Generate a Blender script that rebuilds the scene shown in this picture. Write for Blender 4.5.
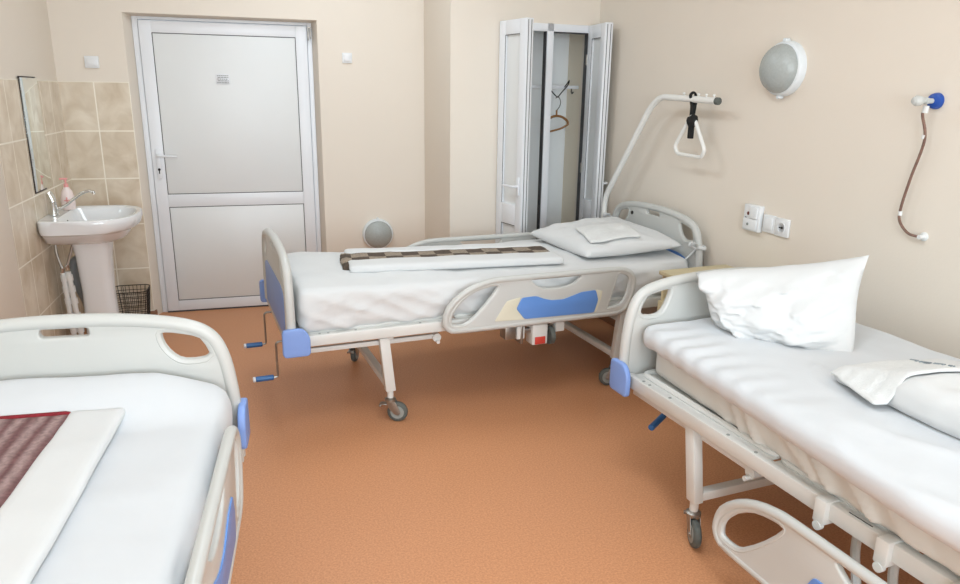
import bpy, bmesh, math, random
from mathutils import Vector, Matrix, noise
random.seed(4)
S = bpy.context.scene
for o in list(bpy.data.objects): bpy.data.objects.remove(o)
C = S.collection
PI = math.pi
R = math.radians

# ------------------------------------------------------------------ camera
cd = bpy.data.cameras.new('camera'); cam = bpy.data.objects.new('camera', cd); C.objects.link(cam)
S.camera = cam
cd.sensor_fit = 'HORIZONTAL'; cd.sensor_width = 36.0; cd.lens = 716.245 / 960 * 36.0
cd.clip_start = 0.02
yaw, pit, rol = R(16.534808), R(15.529713), R(0.880918)
fw = Vector((math.sin(yaw) * math.cos(pit), math.cos(yaw) * math.cos(pit), -math.sin(pit)))
r_ = Vector((math.cos(yaw), -math.sin(yaw), 0)); u_ = r_.cross(fw)
r2 = math.cos(rol) * r_ + math.sin(rol) * u_; u2 = -math.sin(rol) * r_ + math.cos(rol) * u_
cam.matrix_world = Matrix(((r2.x, u2.x, -fw.x, 0), (r2.y, u2.y, -fw.y, 0), (r2.z, u2.z, -fw.z, 1.6), (0, 0, 0, 1)))

# ------------------------------------------------------------------ light and exposure
S.view_settings.view_transform = 'Standard'
S.view_settings.look = 'None'
S.view_settings.gamma = 1
S.view_settings.use_curve_mapping = False
S.view_settings.exposure = -0.2
W = bpy.data.worlds.new('sky'); S.world = W; W.use_nodes = True
bg = W.node_tree.nodes['Background']; bg.inputs[0].default_value = (0.80, 0.90, 1.0, 1); bg.inputs[1].default_value = 1.2

def area(name, loc, rot, sx, sy, power, col):
    l = bpy.data.lights.new(name, 'AREA'); l.shape = 'RECTANGLE'; l.size = sx; l.size_y = sy
    l.energy = power; l.color = col
    o = bpy.data.objects.new(name, l); o.location = loc; o.rotation_euler = rot; C.objects.link(o)
    return o
PW, PC = 90, 31
# daylight coming through the two windows of the wall behind the viewer
area('window_daylight', (-0.25, -2.88, 1.75), (R(90), 0, 0), 1.5, 1.6, PW, (0.80, 0.915, 1.0))
area('window_daylight', (1.65, -2.88, 1.75), (R(90), 0, 0), 1.5, 1.6, PW, (0.80, 0.915, 1.0))
# added fill lamps at the ceiling, out of view, to even the light
CL = [(0.35, 4.1, .7), (0.6, 1.8, .8), (0.6, -0.6, 1.0)]
for cx_, cy_, k_ in CL: area('ceiling_fill', (cx_, cy_, 2.965), (0, 0, 0), 0.55, 1.15, PC * k_, (0.82, 0.92, 1.0))

# ------------------------------------------------------------------ materials
MATS = {}
def mat(name, col, rough=0.5, metal=0.0, noise_scale=None, noise_amt=0.0, bump=0.0, bump_scale=60, coat=0.0, spec=0.5, sheen=0.0):
    m = bpy.data.materials.new(name); m.use_nodes = True
    nt = m.node_tree; b = nt.nodes['Principled BSDF']
    b.inputs['Base Color'].default_value = (*col, 1); b.inputs['Roughness'].default_value = rough
    b.inputs['Metallic'].default_value = metal; b.inputs['Specular IOR Level'].default_value = spec
    b.inputs['Coat Weight'].default_value = coat; b.inputs['Sheen Weight'].default_value = sheen
    tc = nt.nodes.new('ShaderNodeTexCoord')
    if noise_amt:
        n = nt.nodes.new('ShaderNodeTexNoise'); n.inputs['Scale'].default_value = noise_scale or 5; n.inputs['Detail'].default_value = 5
        nt.links.new(tc.outputs['Object'], n.inputs['Vector'])
        cr = nt.nodes.new('ShaderNodeValToRGB')
        cr.color_ramp.elements[0].position = 0.3; cr.color_ramp.elements[1].position = 0.7
        cr.color_ramp.elements[0].color = (*[c * (1 - noise_amt) for c in col], 1)
        cr.color_ramp.elements[1].color = (*[min(1, c * (1 + noise_amt)) for c in col], 1)
        nt.links.new(n.outputs['Fac'], cr.inputs['Fac']); nt.links.new(cr.outputs['Color'], b.inputs['Base Color'])
    if bump:
        n2 = nt.nodes.new('ShaderNodeTexNoise'); n2.inputs['Scale'].default_value = bump_scale; n2.inputs['Detail'].default_value = 4
        nt.links.new(tc.outputs['Object'], n2.inputs['Vector'])
        bp = nt.nodes.new('ShaderNodeBump'); bp.inputs['Strength'].default_value = bump; bp.inputs['Distance'].default_value = 0.01
        nt.links.new(n2.outputs['Fac'], bp.inputs['Height']); nt.links.new(bp.outputs['Normal'], b.inputs['Normal'])
    MATS[name] = m
    return m
mat('wall_paint', (0.80, 0.725, 0.63), 0.62, noise_scale=0.8, noise_amt=0.02, bump=0.05, bump_scale=90)
mat('ceiling_paint', (0.85, 0.84, 0.80), 0.8, noise_scale=2, noise_amt=0.01)
mat('white_pvc', (0.80, 0.82, 0.85), 0.35, noise_scale=3, noise_amt=0.01)
mat('pvc_panel', (0.78, 0.80, 0.80), 0.4, noise_scale=3, noise_amt=0.01)
mat('dark_gasket', (0.06, 0.06, 0.065), 0.6, noise_scale=20, noise_amt=0.1)
mat('bed_plastic', (0.57, 0.575, 0.55), 0.33, noise_scale=4, noise_amt=0.015)
mat('bed_plastic_panel', (0.70, 0.70, 0.67), 0.38, noise_scale=4, noise_amt=0.015)
mat('blue_plastic', (0.13, 0.29, 0.68), 0.35, noise_scale=6, noise_amt=0.03)
mat('pale_blue_plastic', (0.22, 0.35, 0.72), 0.4, noise_scale=6, noise_amt=0.03)
mat('cream_plastic', (0.72, 0.69, 0.55), 0.45, noise_scale=6, noise_amt=0.02)
mat('white_metal', (0.70, 0.70, 0.67), 0.35, noise_scale=7, noise_amt=0.02)
mat('pole_paint', (0.82, 0.82, 0.79), 0.3, noise_scale=7, noise_amt=0.01)
mat('chrome', (0.70, 0.70, 0.68), 0.2, 1.0, noise_scale=9, noise_amt=0.03)
mat('dull_steel', (0.36, 0.34, 0.31), 0.35, 0.9, noise_scale=30, noise_amt=0.1)
mat('dark_rubber', (0.10, 0.11, 0.10), 0.7, noise_scale=30, noise_amt=0.15)
mat('hub_grey', (0.30, 0.32, 0.30), 0.5, noise_scale=30, noise_amt=0.1)
mat('crank_blue', (0.02, 0.13, 0.36), 0.35, noise_scale=20, noise_amt=0.05)
mat('white_linen', (0.69, 0.70, 0.70), 0.85, noise_scale=10, noise_amt=0.01, bump=0.10, bump_scale=22, sheen=0.1)
mat('cool_linen', (0.65, 0.67, 0.69), 0.85, noise_scale=10, noise_amt=0.01, bump=0.12, bump_scale=18, sheen=0.1)
mat('cream_linen', (0.70, 0.70, 0.66), 0.85, noise_scale=8, noise_amt=0.015, bump=0.12, bump_scale=25, sheen=0.1)
mat('waffle_towel', (0.76, 0.77, 0.76), 0.95, noise_scale=60, noise_amt=0.03, bump=0.4, bump_scale=260)
mat('mattress_cover', (0.72, 0.71, 0.66), 0.9, noise_scale=8, noise_amt=0.02, bump=0.1, bump_scale=30)
mat('mattress_blue', (0.02, 0.11, 0.34), 0.7, noise_scale=8, noise_amt=0.04)
mat('ceramic', (0.80, 0.81, 0.82), 0.12, coat=0.5, noise_scale=3, noise_amt=0.005)
mat('frosted_glass', (0.40, 0.43, 0.42), 0.25, noise_scale=90, noise_amt=0.06, bump=0.15, bump_scale=200)
mat('lamp_rim', (0.76, 0.80, 0.82), 0.3, noise_scale=5, noise_amt=0.01)
mat('switch_plastic', (0.80, 0.81, 0.82), 0.3, noise_scale=5, noise_amt=0.01)
mat('light_wood', (0.62, 0.53, 0.33), 0.5, noise_scale=7, noise_amt=0.07)
mat('hanger_wood', (0.30, 0.14, 0.045), 0.45, noise_scale=30, noise_amt=0.15)
mat('black_webbing', (0.008, 0.008, 0.008), 0.85, noise_scale=80, noise_amt=0.2)
mat('valve_blue', (0.01, 0.07, 0.36), 0.3, noise_scale=10, noise_amt=0.05)
mat('clear_plastic', (0.55, 0.56, 0.54), 0.25, noise_scale=30, noise_amt=0.08)
mat('copper_hose', (0.22, 0.13, 0.10), 0.4, 0.3, noise_scale=60, noise_amt=0.25)
mat('pipe_grey', (0.32, 0.35, 0.37), 0.5, noise_scale=10, noise_amt=0.03)
mat('pipe_white', (0.76, 0.77, 0.76), 0.4, noise_scale=10, noise_amt=0.02)
mat('wire_dark', (0.035, 0.028, 0.022), 0.5, 0.5, noise_scale=30, noise_amt=0.2)
mat('soap_bottle', (0.84, 0.70, 0.66), 0.3, noise_scale=20, noise_amt=0.03)
mat('soap_pink', (0.80, 0.34, 0.32), 0.35, noise_scale=20, noise_amt=0.03)
mat('red_label', (0.62, 0.06, 0.04), 0.5, noise_scale=20, noise_amt=0.05)
mat('ink_grey', (0.30, 0.31, 0.31), 0.7, noise_scale=60, noise_amt=0.2)
mat('ink_blue', (0.26, 0.30, 0.33), 0.8, noise_scale=60, noise_amt=0.3)
mat('dark_hole', (0.02, 0.018, 0.016), 0.7, noise_scale=60, noise_amt=0.2)
mat('socket_red', (0.12, 0.015, 0.01), 0.4, noise_scale=60, noise_amt=0.1)
mat('trim_brown', (0.30, 0.14, 0.07), 0.5, noise_scale=12, noise_amt=0.08)
mat('blanket_red', (0.22, 0.012, 0.02), 0.9, noise_scale=80, noise_amt=0.2)
mat('interior_paint', (0.86, 0.78, 0.64), 0.7, noise_scale=2, noise_amt=0.02)
mat('interior_white', (0.86, 0.89, 0.90), 0.55, noise_scale=2, noise_amt=0.02)
mat('worn_edge', (0.07, 0.055, 0.05), 0.8, noise_scale=40, noise_amt=0.4)
mat('lime_scale', (0.62, 0.66, 0.64), 0.6, noise_scale=40, noise_amt=0.1)

def nodes_of(m): return m.node_tree.nodes, m.node_tree.links
def floor_mat():
    m = mat('linoleum', (0.42, 0.19, 0.095), 0.42, spec=0.35); N, L = nodes_of(m); b = N['Principled BSDF']
    tc = N.new('ShaderNodeTexCoord')
    n = N.new('ShaderNodeTexNoise'); n.inputs['Scale'].default_value = 130; n.inputs['Detail'].default_value = 3; n.inputs['Roughness'].default_value = 0.7
    L.new(tc.outputs['Object'], n.inputs['Vector'])
    cr = N.new('ShaderNodeValToRGB'); e = cr.color_ramp.elements
    e[0].position = 0.36; e[0].color = (0.46, 0.18, 0.078, 1); e[1].position = 0.64; e[1].color = (0.78, 0.40, 0.21, 1)
    L.new(n.outputs['Fac'], cr.inputs['Fac'])
    n2 = N.new('ShaderNodeTexNoise'); n2.inputs['Scale'].default_value = 1.6; n2.inputs['Detail'].default_value = 3
    L.new(tc.outputs['Object'], n2.inputs['Vector'])
    mx = N.new('ShaderNodeMix'); mx.data_type = 'RGBA'; mx.blend_type = 'MULTIPLY'; mx.inputs['Factor'].default_value = 0.25
    L.new(cr.outputs['Color'], mx.inputs['A']); L.new(n2.outputs['Fac'], mx.inputs['B'])
    mm = N.new('ShaderNodeMix'); mm.data_type = 'RGBA'; mm.inputs['Factor'].default_value = 0.55
    mm.inputs['B'].default_value = (0.61, 0.285, 0.14, 1); L.new(cr.outputs['Color'], mm.inputs['A'])
    L.new(mm.outputs['Result'], b.inputs['Base Color'])
floor_mat()
def tile_mat():
    m = mat('beige_tile', (0.6, 0.45, 0.3), 0.25, spec=0.5); N, L = nodes_of(m); b = N['Principled BSDF']
    uv = N.new('ShaderNodeUVMap')
    n = N.new('ShaderNodeTexNoise'); n.inputs['Scale'].default_value = 7; n.inputs['Detail'].default_value = 6; n.inputs['Distortion'].default_value = 0.7
    L.new(uv.outputs['UV'], n.inputs['Vector'])
    cr = N.new('ShaderNodeValToRGB'); e = cr.color_ramp.elements
    e[0].position = 0.3; e[0].color = (0.60, 0.49, 0.36, 1); e[1].position = 0.68; e[1].color = (0.78, 0.69, 0.56, 1)
    L.new(n.outputs['Fac'], cr.inputs['Fac'])
    br = N.new('ShaderNodeTexBrick'); br.offset = 0; br.squash = 1
    br.inputs['Scale'].default_value = 1; br.inputs['Brick Width'].default_value = 0.213; br.inputs['Row Height'].default_value = 0.317
    br.inputs['Mortar Size'].default_value = 0.0042; br.inputs['Mortar Smooth'].default_value = 0.1; br.inputs['Bias'].default_value = 0
    br.inputs['Mortar'].default_value = (0.92, 0.86, 0.74, 1)
    L.new(uv.outputs['UV'], br.inputs['Vector'])
    L.new(cr.outputs['Color'], br.inputs['Color1']); L.new(cr.outputs['Color'], br.inputs['Color2'])
    L.new(br.outputs['Color'], b.inputs['Base Color'])
    bp = N.new('ShaderNodeBump'); bp.inputs['Strength'].default_value = 0.3; bp.inputs['Distance'].default_value = 0.002; bp.invert = True
    L.new(br.outputs['Fac'], bp.inputs['Height']); L.new(bp.outputs['Normal'], b.inputs['Normal'])
tile_mat()
def weave(name, c1, c2, sx, sy, kind):
    m = mat(name, c1, 0.95); N, L = nodes_of(m); b = N['Principled BSDF']
    tc = N.new('ShaderNodeTexCoord'); mp = N.new('ShaderNodeMapping'); mp.inputs['Scale'].default_value = (sx, sy, 1)
    L.new(tc.outputs['Object'], mp.inputs['Vector'])
    n = N.new('ShaderNodeTexNoise'); n.inputs['Scale'].default_value = 90; n.inputs['Detail'].default_value = 4
    L.new(tc.outputs['Object'], n.inputs['Vector'])
    if kind == 'check':
        ch = N.new('ShaderNodeTexChecker'); ch.inputs['Scale'].default_value = 1
        ch.inputs['Color1'].default_value = (*c1, 1); ch.inputs['Color2'].default_value = (*c2, 1)
        L.new(mp.outputs['Vector'], ch.inputs['Vector']); out = ch.outputs['Color']
    else:
        w = N.new('ShaderNodeTexWave'); w.inputs['Scale'].default_value = 1; w.inputs['Distortion'].default_value = 3; w.inputs['Detail'].default_value = 3
        w.inputs['Detail Scale'].default_value = 2; w.bands_direction = 'Y'
        L.new(mp.outputs['Vector'], w.inputs['Vector'])
        mx0 = N.new('ShaderNodeMix'); mx0.data_type = 'RGBA'
        mx0.inputs['A'].default_value = (*c1, 1); mx0.inputs['B'].default_value = (*c2, 1); L.new(w.outputs['Fac'], mx0.inputs['Factor']); out = mx0.outputs['Result']
    mx = N.new('ShaderNodeMix'); mx.data_type = 'RGBA'; mx.blend_type = 'OVERLAY'; mx.inputs['Factor'].default_value = 0.6
    L.new(out, mx.inputs['A']); L.new(n.outputs['Fac'], mx.inputs['B']); L.new(mx.outputs['Result'], b.inputs['Base Color'])
weave('maroon_blanket', (0.16, 0.075, 0.075), (0.34, 0.235, 0.225), 1.2, 7, 'wave')
weave('brown_check', (0.085, 0.062, 0.045), (0.30, 0.245, 0.19), 11, 11, 'check')
def mirror_mat():
    m = mat('mirror_glass', (0.82, 0.87, 0.84), 0.03, 1.0); N, L = nodes_of(m)
mirror_mat()
def glass_mat():
    m = mat('window_glass', (0.9, 0.95, 0.95), 0.05); N, L = nodes_of(m)
    t = N.new('ShaderNodeBsdfTransparent'); g = N.new('ShaderNodeBsdfGlossy'); g.inputs['Roughness'].default_value = 0.02
    mx = N.new('ShaderNodeMixShader'); mx.inputs[0].default_value = 0.08
    L.new(t.outputs[0], mx.inputs[1]); L.new(g.outputs[0], mx.inputs[2]); L.new(mx.outputs[0], N['Material Output'].inputs['Surface'])
glass_mat()

# ------------------------------------------------------------------ mesh helpers
def catmull(pts, n=6, closed=False):
    P = [Vector(p) for p in pts]; out = []; N = len(P)
    rng = N if closed else N - 1
    for i in range(rng):
        g = (lambda k: P[k % N]) if closed else (lambda k: P[max(0, min(N - 1, k))])
        a, b, c, d = g(i - 1), g(i), g(i + 1), g(i + 2)
        for k in range(n):
            t = k / n
            out.append(0.5 * ((2 * b) + (c - a) * t + (2 * a - 5 * b + 4 * c - d) * t * t + (3 * b - a - 3 * c + d) * t ** 3))
    if not closed: out.append(P[-1])
    return out
def rounded(pts, r, n=5, closed=True):
    """polyline with its corners rounded"""
    P = [Vector(p) for p in pts]; out = []; N = len(P)
    for i in range(N):
        if not closed and i in (0, N - 1): out.append(P[i]); continue
        a, b, c = P[i - 1], P[i], P[(i + 1) % N]
        rr = min(r, (a - b).length * .45, (c - b).length * .45)
        s = b + (a - b).normalized() * rr; e = b + (c - b).normalized() * rr
        for k in range(n + 1):
            t = k / n; out.append(s * (1 - t) ** 2 + b * 2 * t * (1 - t) + e * t * t)
    return out
class MB:
    def __init__(s): s.bm = bmesh.new()
    def box(s, a, b, bev=0.0, M=None, seg=2):
        bm = bmesh.new(); bmesh.ops.create_cube(bm, size=1)
        a = Vector(a); b = Vector(b)
        for v in bm.verts: v.co = Vector(((a[i] + b[i]) / 2 + v.co[i] * abs(b[i] - a[i]) for i in range(3)))
        if bev: bmesh.ops.bevel(bm, geom=bm.edges[:], offset=bev, segments=seg, affect='EDGES', profile=0.5)
        s.merge(bm, M); return s
    def merge(s, bm, M=None):
        if M is not None: bm.transform(M)
        me = bpy.data.meshes.new('t'); bm.to_mesh(me); bm.free(); s.bm.from_mesh(me); bpy.data.meshes.remove(me)
    def tube(s, pts, r, closed=False, seg=10, flat=None):
        P = [Vector(p) for p in pts]; N = len(P)
        rad = r if callable(r) else (lambda t: r)
        up = None; rings = []
        for i in range(N):
            if closed: d = (P[(i + 1) % N] - P[i - 1])
            else: d = P[min(N - 1, i + 1)] - P[max(0, i - 1)]
            d.normalize()
            if up is None:
                up = Vector((0, 0, 1)) if abs(d.z) < 0.9 else Vector((1, 0, 0))
            up = (up - d * up.dot(d))
            if up.length < 1e-6: up = d.orthogonal()
            up.normalize(); sd = d.cross(up)
            rr = rad(i / max(1, N - 1))
            ring = []
            for k in range(seg):
                a = 2 * PI * k / seg
                f = flat if flat else (1, 1)
                ring.append(s.bm.verts.new(P[i] + sd * math.cos(a) * rr * f[0] + up * math.sin(a) * rr * f[1]))
            rings.append(ring)
        for i in range(N if closed else N - 1):
            A, B = rings[i], rings[(i + 1) % N]
            off = 0
            if closed and i == N - 1:
                off = min(range(seg), key=lambda q: (A[0].co - B[q].co).length)
            for k in range(seg):
                s.bm.faces.new((A[k], A[(k + 1) % seg], B[(k + 1 + off) % seg], B[(k + off) % seg]))
        if not closed:
            s.bm.faces.new(rings[0][::-1]); s.bm.faces.new(rings[-1])
        return s
    def cyl(s, a, b, r, seg=20, r2=None, bev=0):
        a = Vector(a); b = Vector(b); d = (b - a)
        if bev:
            u = d.normalized(); L = d.length
            prof = [(0, max(r - bev, 1e-4)), (bev, r), (L - bev, r), (L, max(r - bev, 1e-4))]
            return s.lathe(prof, a, u, seg)
        return s.lathe([(0, r), (d.length, r if r2 is None else r2)], a, d.normalized(), seg)
    def lathe(s, prof, origin=(0, 0, 0), axis=(0, 0, 1), seg=28, cap=True):
        o = Vector(origin); ax = Vector(axis).normalized(); e1 = ax.orthogonal().normalized(); e2 = ax.cross(e1)
        rings = []
        for h, r in prof:
            rings.append([s.bm.verts.new(o + ax * h + (e1 * math.cos(2 * PI * k / seg) + e2 * math.sin(2 * PI * k / seg)) * max(r, 1e-5)) for k in range(seg)])
        for A, B in zip(rings, rings[1:]):
            for k in range(seg): s.bm.faces.new((A[k], A[(k + 1) % seg], B[(k + 1) % seg], B[k]))
        if cap:
            s.bm.faces.new(rings[0][::-1]); s.bm.faces.new(rings[-1])
        return s
    def plate(s, outline, holes, thick, bev, to3):
        """flat slab with holes from 2D outlines; to3 maps (a, b, depth) to 3D"""
        cu = bpy.data.curves.new('c', 'CURVE'); cu.dimensions = '2D'; cu.fill_mode = 'BOTH'
        cu.extrude = max(thick / 2 - bev, 0.0005); cu.bevel_depth = bev; cu.bevel_resolution = 2; cu.offset = -bev
        for pl in [outline] + list(holes):
            sp = cu.splines.new('POLY'); sp.points.add(len(pl) - 1); sp.use_cyclic_u = True
            for p, q in zip(sp.points, pl): p.co = (q[0], q[1], 0, 1)
        ob = bpy.data.objects.new('c', cu); C.objects.link(ob)
        dg = bpy.context.evaluated_depsgraph_get()
        me = bpy.data.meshes.new_from_object(ob.evaluated_get(dg))
        bm = bmesh.new(); bm.from_mesh(me)
        bmesh.ops.remove_doubles(bm, verts=bm.verts[:], dist=1e-5)
        for v in bm.verts: v.co = Vector(to3(v.co.x, v.co.y, v.co.z))
        s.merge(bm); bpy.data.objects.remove(ob); bpy.data.curves.remove(cu); bpy.data.meshes.remove(me)
        return s
    def build(s, name, m, parent=None, ang=35, loc=None):
        bmesh.ops.recalc_face_normals(s.bm, faces=s.bm.faces[:])
        me = bpy.data.meshes.new(name); s.bm.to_mesh(me); s.bm.free()
        me.materials.append(MATS[m] if isinstance(m, str) else m)
        me.polygons.foreach_set('use_smooth', [True] * len(me.polygons))
        me.set_sharp_from_angle(angle=R(ang))
        o = bpy.data.objects.new(name, me); C.objects.link(o)
        if parent is not None: o.parent = parent
        if loc is not None: o.location = loc
        return o
def soft(n, a, b, r, fn=None, power=None):
    """rounded cushion-like block between corners a and b; n = divisions; fn(p, uvw) displaces"""
    a = Vector(a); b = Vector(b); bm = bmesh.new(); nx, ny, nz = n
    vs = {}
    def V(i, j, k):
        if (i, j, k) not in vs: vs[(i, j, k)] = bm.verts.new((i / nx, j / ny, k / nz))
        return vs[(i, j, k)]
    for i in range(nx):
        for j in range(ny):
            bm.faces.new((V(i, j, nz), V(i + 1, j, nz), V(i + 1, j + 1, nz), V(i, j + 1, nz)))
            bm.faces.new((V(i, j, 0), V(i, j + 1, 0), V(i + 1, j + 1, 0), V(i + 1, j, 0)))
    for i in range(nx):
        for k in range(nz):
            bm.faces.new((V(i, 0, k), V(i + 1, 0, k), V(i + 1, 0, k + 1), V(i, 0, k + 1)))
            bm.faces.new((V(i, ny, k), V(i, ny, k + 1), V(i + 1, ny, k + 1), V(i + 1, ny, k)))
    for j in range(ny):
        for k in range(nz):
            bm.faces.new((V(0, j, k), V(0, j, k + 1), V(0, j + 1, k + 1), V(0, j + 1, k)))
            bm.faces.new((V(nx, j, k), V(nx, j + 1, k), V(nx, j + 1, k + 1), V(nx, j, k + 1)))
    rr = Vector((r, r, r)) if not hasattr(r, '__len__') else Vector(r)
    for v in bm.verts:
        u = v.co.copy(); p = Vector((a[i] + (b[i] - a[i]) * u[i] for i in range(3)))
        q = Vector((min(max(p[i], a[i] + rr[i]), b[i] - rr[i]) for i in range(3)))
        d = Vector(((p[i] - q[i]) / rr[i] for i in range(3)))
        if d.length > 1e-9:
            m_ = max(abs(x) for x in d); d = d.normalized() * m_
            p = q + Vector((d[i] * rr[i] for i in range(3)))
        v.co = fn(p, u) if fn else p
    return bm
def fbm(p, s, seed=0, oct=3):
    v = 0; am = 1; q = Vector(p) * s + Vector((seed * 7.3, seed * 3.1, seed * 1.7))
    for _ in range(oct): v += am * noise.noise(q); q = q * 2.03; am *= 0.5
    return v
def ridge(p, s, seed=0):
    return (1 - abs(noise.noise(Vector(p) * s + Vector((seed * 5.1, seed * 2.3, seed))) * 2)) ** 3
def frombm(bm):
    m = MB(); m.bm.free(); m.bm = bm; return m

def empty(name, loc=(0, 0, 0), rz=0):
    o = bpy.data.objects.new(name, None); o.location = loc; o.rotation_euler = (0, 0, rz); o.empty_display_size = 0.1
    C.objects.link(o); return o
def tag(o, label, cat, group=None):
    o['label'] = label; o['category'] = cat
    if group: o['group'] = group
    return o
def struct(o): o['kind'] = 'structure'; return o

# ------------------------------------------------------------------ room shell
XL = -1.277; YB = 5.43; YF = -3.0; ZC = 3.05
WC = Vector((2.29, 4.88, 0)); wd = Vector((math.sin(R(4)), -math.cos(R(4)), 0))       # right wall: start corner, direction to viewer
WN = Vector((-math.cos(R(4)), -math.sin(R(4)), 0))                                     # its normal, into the room
Wend = WC + wd * 6.75
NX = Vector((math.cos(R(4)), math.sin(R(4)), 0))                                       # along wardrobe wall
NY = Vector((-math.sin(R(4)), math.cos(R(4)), 0))
def wardP(s, d=0, z=0): return WC + NX * s + NY * d + Vector((0, 0, z))

def frameM(o, ex, ey, ez=Vector((0, 0, 1))):
    return Matrix(((ex.x, ey.x, ez.x, o.x), (ex.y, ey.y, ez.y, o.y), (ex.z, ey.z, ez.z, o.z), (0, 0, 0, 1)))

f = MB().box((-1.6, YF - 0.2, -0.1), (3.3, 6.0, 0)); struct(f.build('floor', 'linoleum'))
f = MB().box((-1.6, YF - 0.2, ZC), (3.3, 6.0, ZC + 0.1)); struct(f.build('ceiling', 'ceiling_paint'))
f = MB().box((XL - 0.15, YF - 0.2, 0), (XL, YB + 0.35, ZC)); struct(f.build('wall_left', 'wall_paint'))
# back wall with the door recess
dx0, dx1, dz = -0.848, 0.393, 2.072
f = MB()
f.box((XL, YB, 0), (dx0, YB + 0.35, ZC)); f.box((dx1, YB, 0), (1.30, YB + 0.35, ZC)); f.box((dx0, YB, dz), (dx1, YB + 0.35, ZC))
struct(f.build('wall_back', 'wall_paint'))
# splayed plaster reveals of the door recess
def prism(pts, z0, z1):
    m = MB(); lo = [m.bm.verts.new((x, y, z0)) for x, y in pts]; hi = [m.bm.verts.new((x, y, z1)) for x, y in pts]; n = len(pts)
    m.bm.faces.new(lo[::-1]); m.bm.faces.new(hi)
    for i in range(n): m.bm.faces.new((lo[i], lo[(i + 1) % n], hi[(i + 1) % n], hi[i]))
    return m
yr = 5.60
struct(prism([(dx0, YB + .001), (-.806, yr - .07), (-.806, yr), (dx0, yr)], 0, dz).build('trim_4', 'wall_paint'))
struct(prism([(dx1, YB + .001), (.358, yr - .07), (.358, yr), (dx1, yr)], 0, dz).build('trim_5', 'wall_paint'))
m_ = MB(); v_ = [[m_.bm.verts.new((x, y, z)) for y, z in ((YB + .001, dz), (yr - .07, 2.058), (yr, 2.058), (yr, dz))] for x in (dx0, dx1)]
m_.bm.faces.new(v_[0]); m_.bm.faces.new(v_[1][::-1])
for i in range(4): m_.bm.faces.new((v_[0][i], v_[0][(i + 1) % 4], v_[1][(i + 1) % 4], v_[1][i]))
struct(m_.build('trim_6', 'wall_paint'))
# right wall
Mr = frameM(WC, wd, -WN)     # local x to viewer, y outward
f = MB().box((-0.8, 0, 0), (8.3, 0.15, ZC), M=Mr); struct(f.build('wall_right', 'wall_paint'))
# projecting cupboard wall
Mw = frameM(WC, NX, NY)
s0 = -1.094; o0, o1, oz0, oz1 = -0.742, -0.06, 0.10, 2.062
f = MB()
f.box((s0, 0, 0), (o0, 0.12, ZC), M=Mw); f.box((o1, 0, 0), (0.03, 0.12, ZC), M=Mw)
f.box((o0, 0, oz1), (o1, 0.12, ZC), M=Mw); f.box((o0, 0, 0), (o1, 0.12, oz0), M=Mw)
f.box((s0, 0.12, 0), (s0 + 0.08, 0.75, ZC), M=Mw)
struct(f.build('wall_cupboard', 'wall_paint'))
# tiles: thin glazed layer behind the basin
def uvplane(name, corners, uvs, m):
    me = bpy.data.meshes.new(name); me.from_pydata([tuple(c) for c in corners], [], [(0, 1, 2, 3)])
    uvl = me.uv_layers.new(name='UVMap')
    for i, l in enumerate(me.loops): uvl.data[i].uv = uvs[l.vertex_index]
    me.materials.append(MATS[m]); o = bpy.data.objects.new(name, me); C.objects.link(o)
    so = o.modifiers.new('s', 'SOLIDIFY'); so.thickness = 0.006; so.offset = 0
    return struct(o)
zt = 1.634; k = 0.317 * 6 - zt
uvplane('trim_1', [(XL, YB - 0.004, 0), (dx0, YB - 0.004, 0), (dx0, YB - 0.004, zt), (XL, YB - 0.004, zt)],
        [(0.001, k), (0.427, k), (0.427, k + zt), (0.001, k + zt)], 'beige_tile')
yt = 4.08
uvplane('trim_2', [(XL + 0.004, YB - .007, 0), (XL + 0.004, yt, 0), (XL + 0.004, yt, zt), (XL + 0.004, YB - .007, zt)],
        [(0.20, k), (0.20 + YB - yt, k), (0.20 + YB - yt, k + zt), (0.20, k + zt)], 'beige_tile')
# plaster pier nearer than the tiles
f = MB().box((XL, 3.2, 0), (XL + 0.022, yt, ZC), 0.002); struct(f.build('trim_3', 'wall_paint'))
# baseboards
f = MB().box((dx1 + 0.001, YB - 0.012, 0), (1.2, YB, 0.05), 0.003)
f.box((dx0 - 0.045, YB - 0.018, 0), (dx0 + 0.02, YB - .008, 0.045), 0.004); struct(f.build('baseboard_back', 'trim_brown'))
f = MB().box((0.0, -0.012, 0), (7.8, 0, 0.05), 0.003, M=Mr); struct(f.build('baseboard_right', 'trim_brown'))
f = MB().box((dx0 + .0, YB - 0.0, 0), (dx0 + 0.012, YB + 0.07, 0.045), 0.003); struct(f.build('baseboard_recess', 'trim_brown'))
# bodies for the added, unseen fill lamps (their light is set above)
for cx_, cy_, k_ in CL:
    l_ = MB().box((cx_ - .31, cy_ - .61, 2.985), (cx_ + .31, cy_ + .61, ZC), .01).build('ceiling_fill', 'white_pvc')
    tag(l_, 'flat white rectangular body of an added ceiling fill lamp ' + {4.1: 'above the middle bed', 1.8: 'over the floor between the beds', -0.6: 'nearest the windows'}[cy_], 'ceiling light', 'added ceiling fill lamps')
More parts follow.
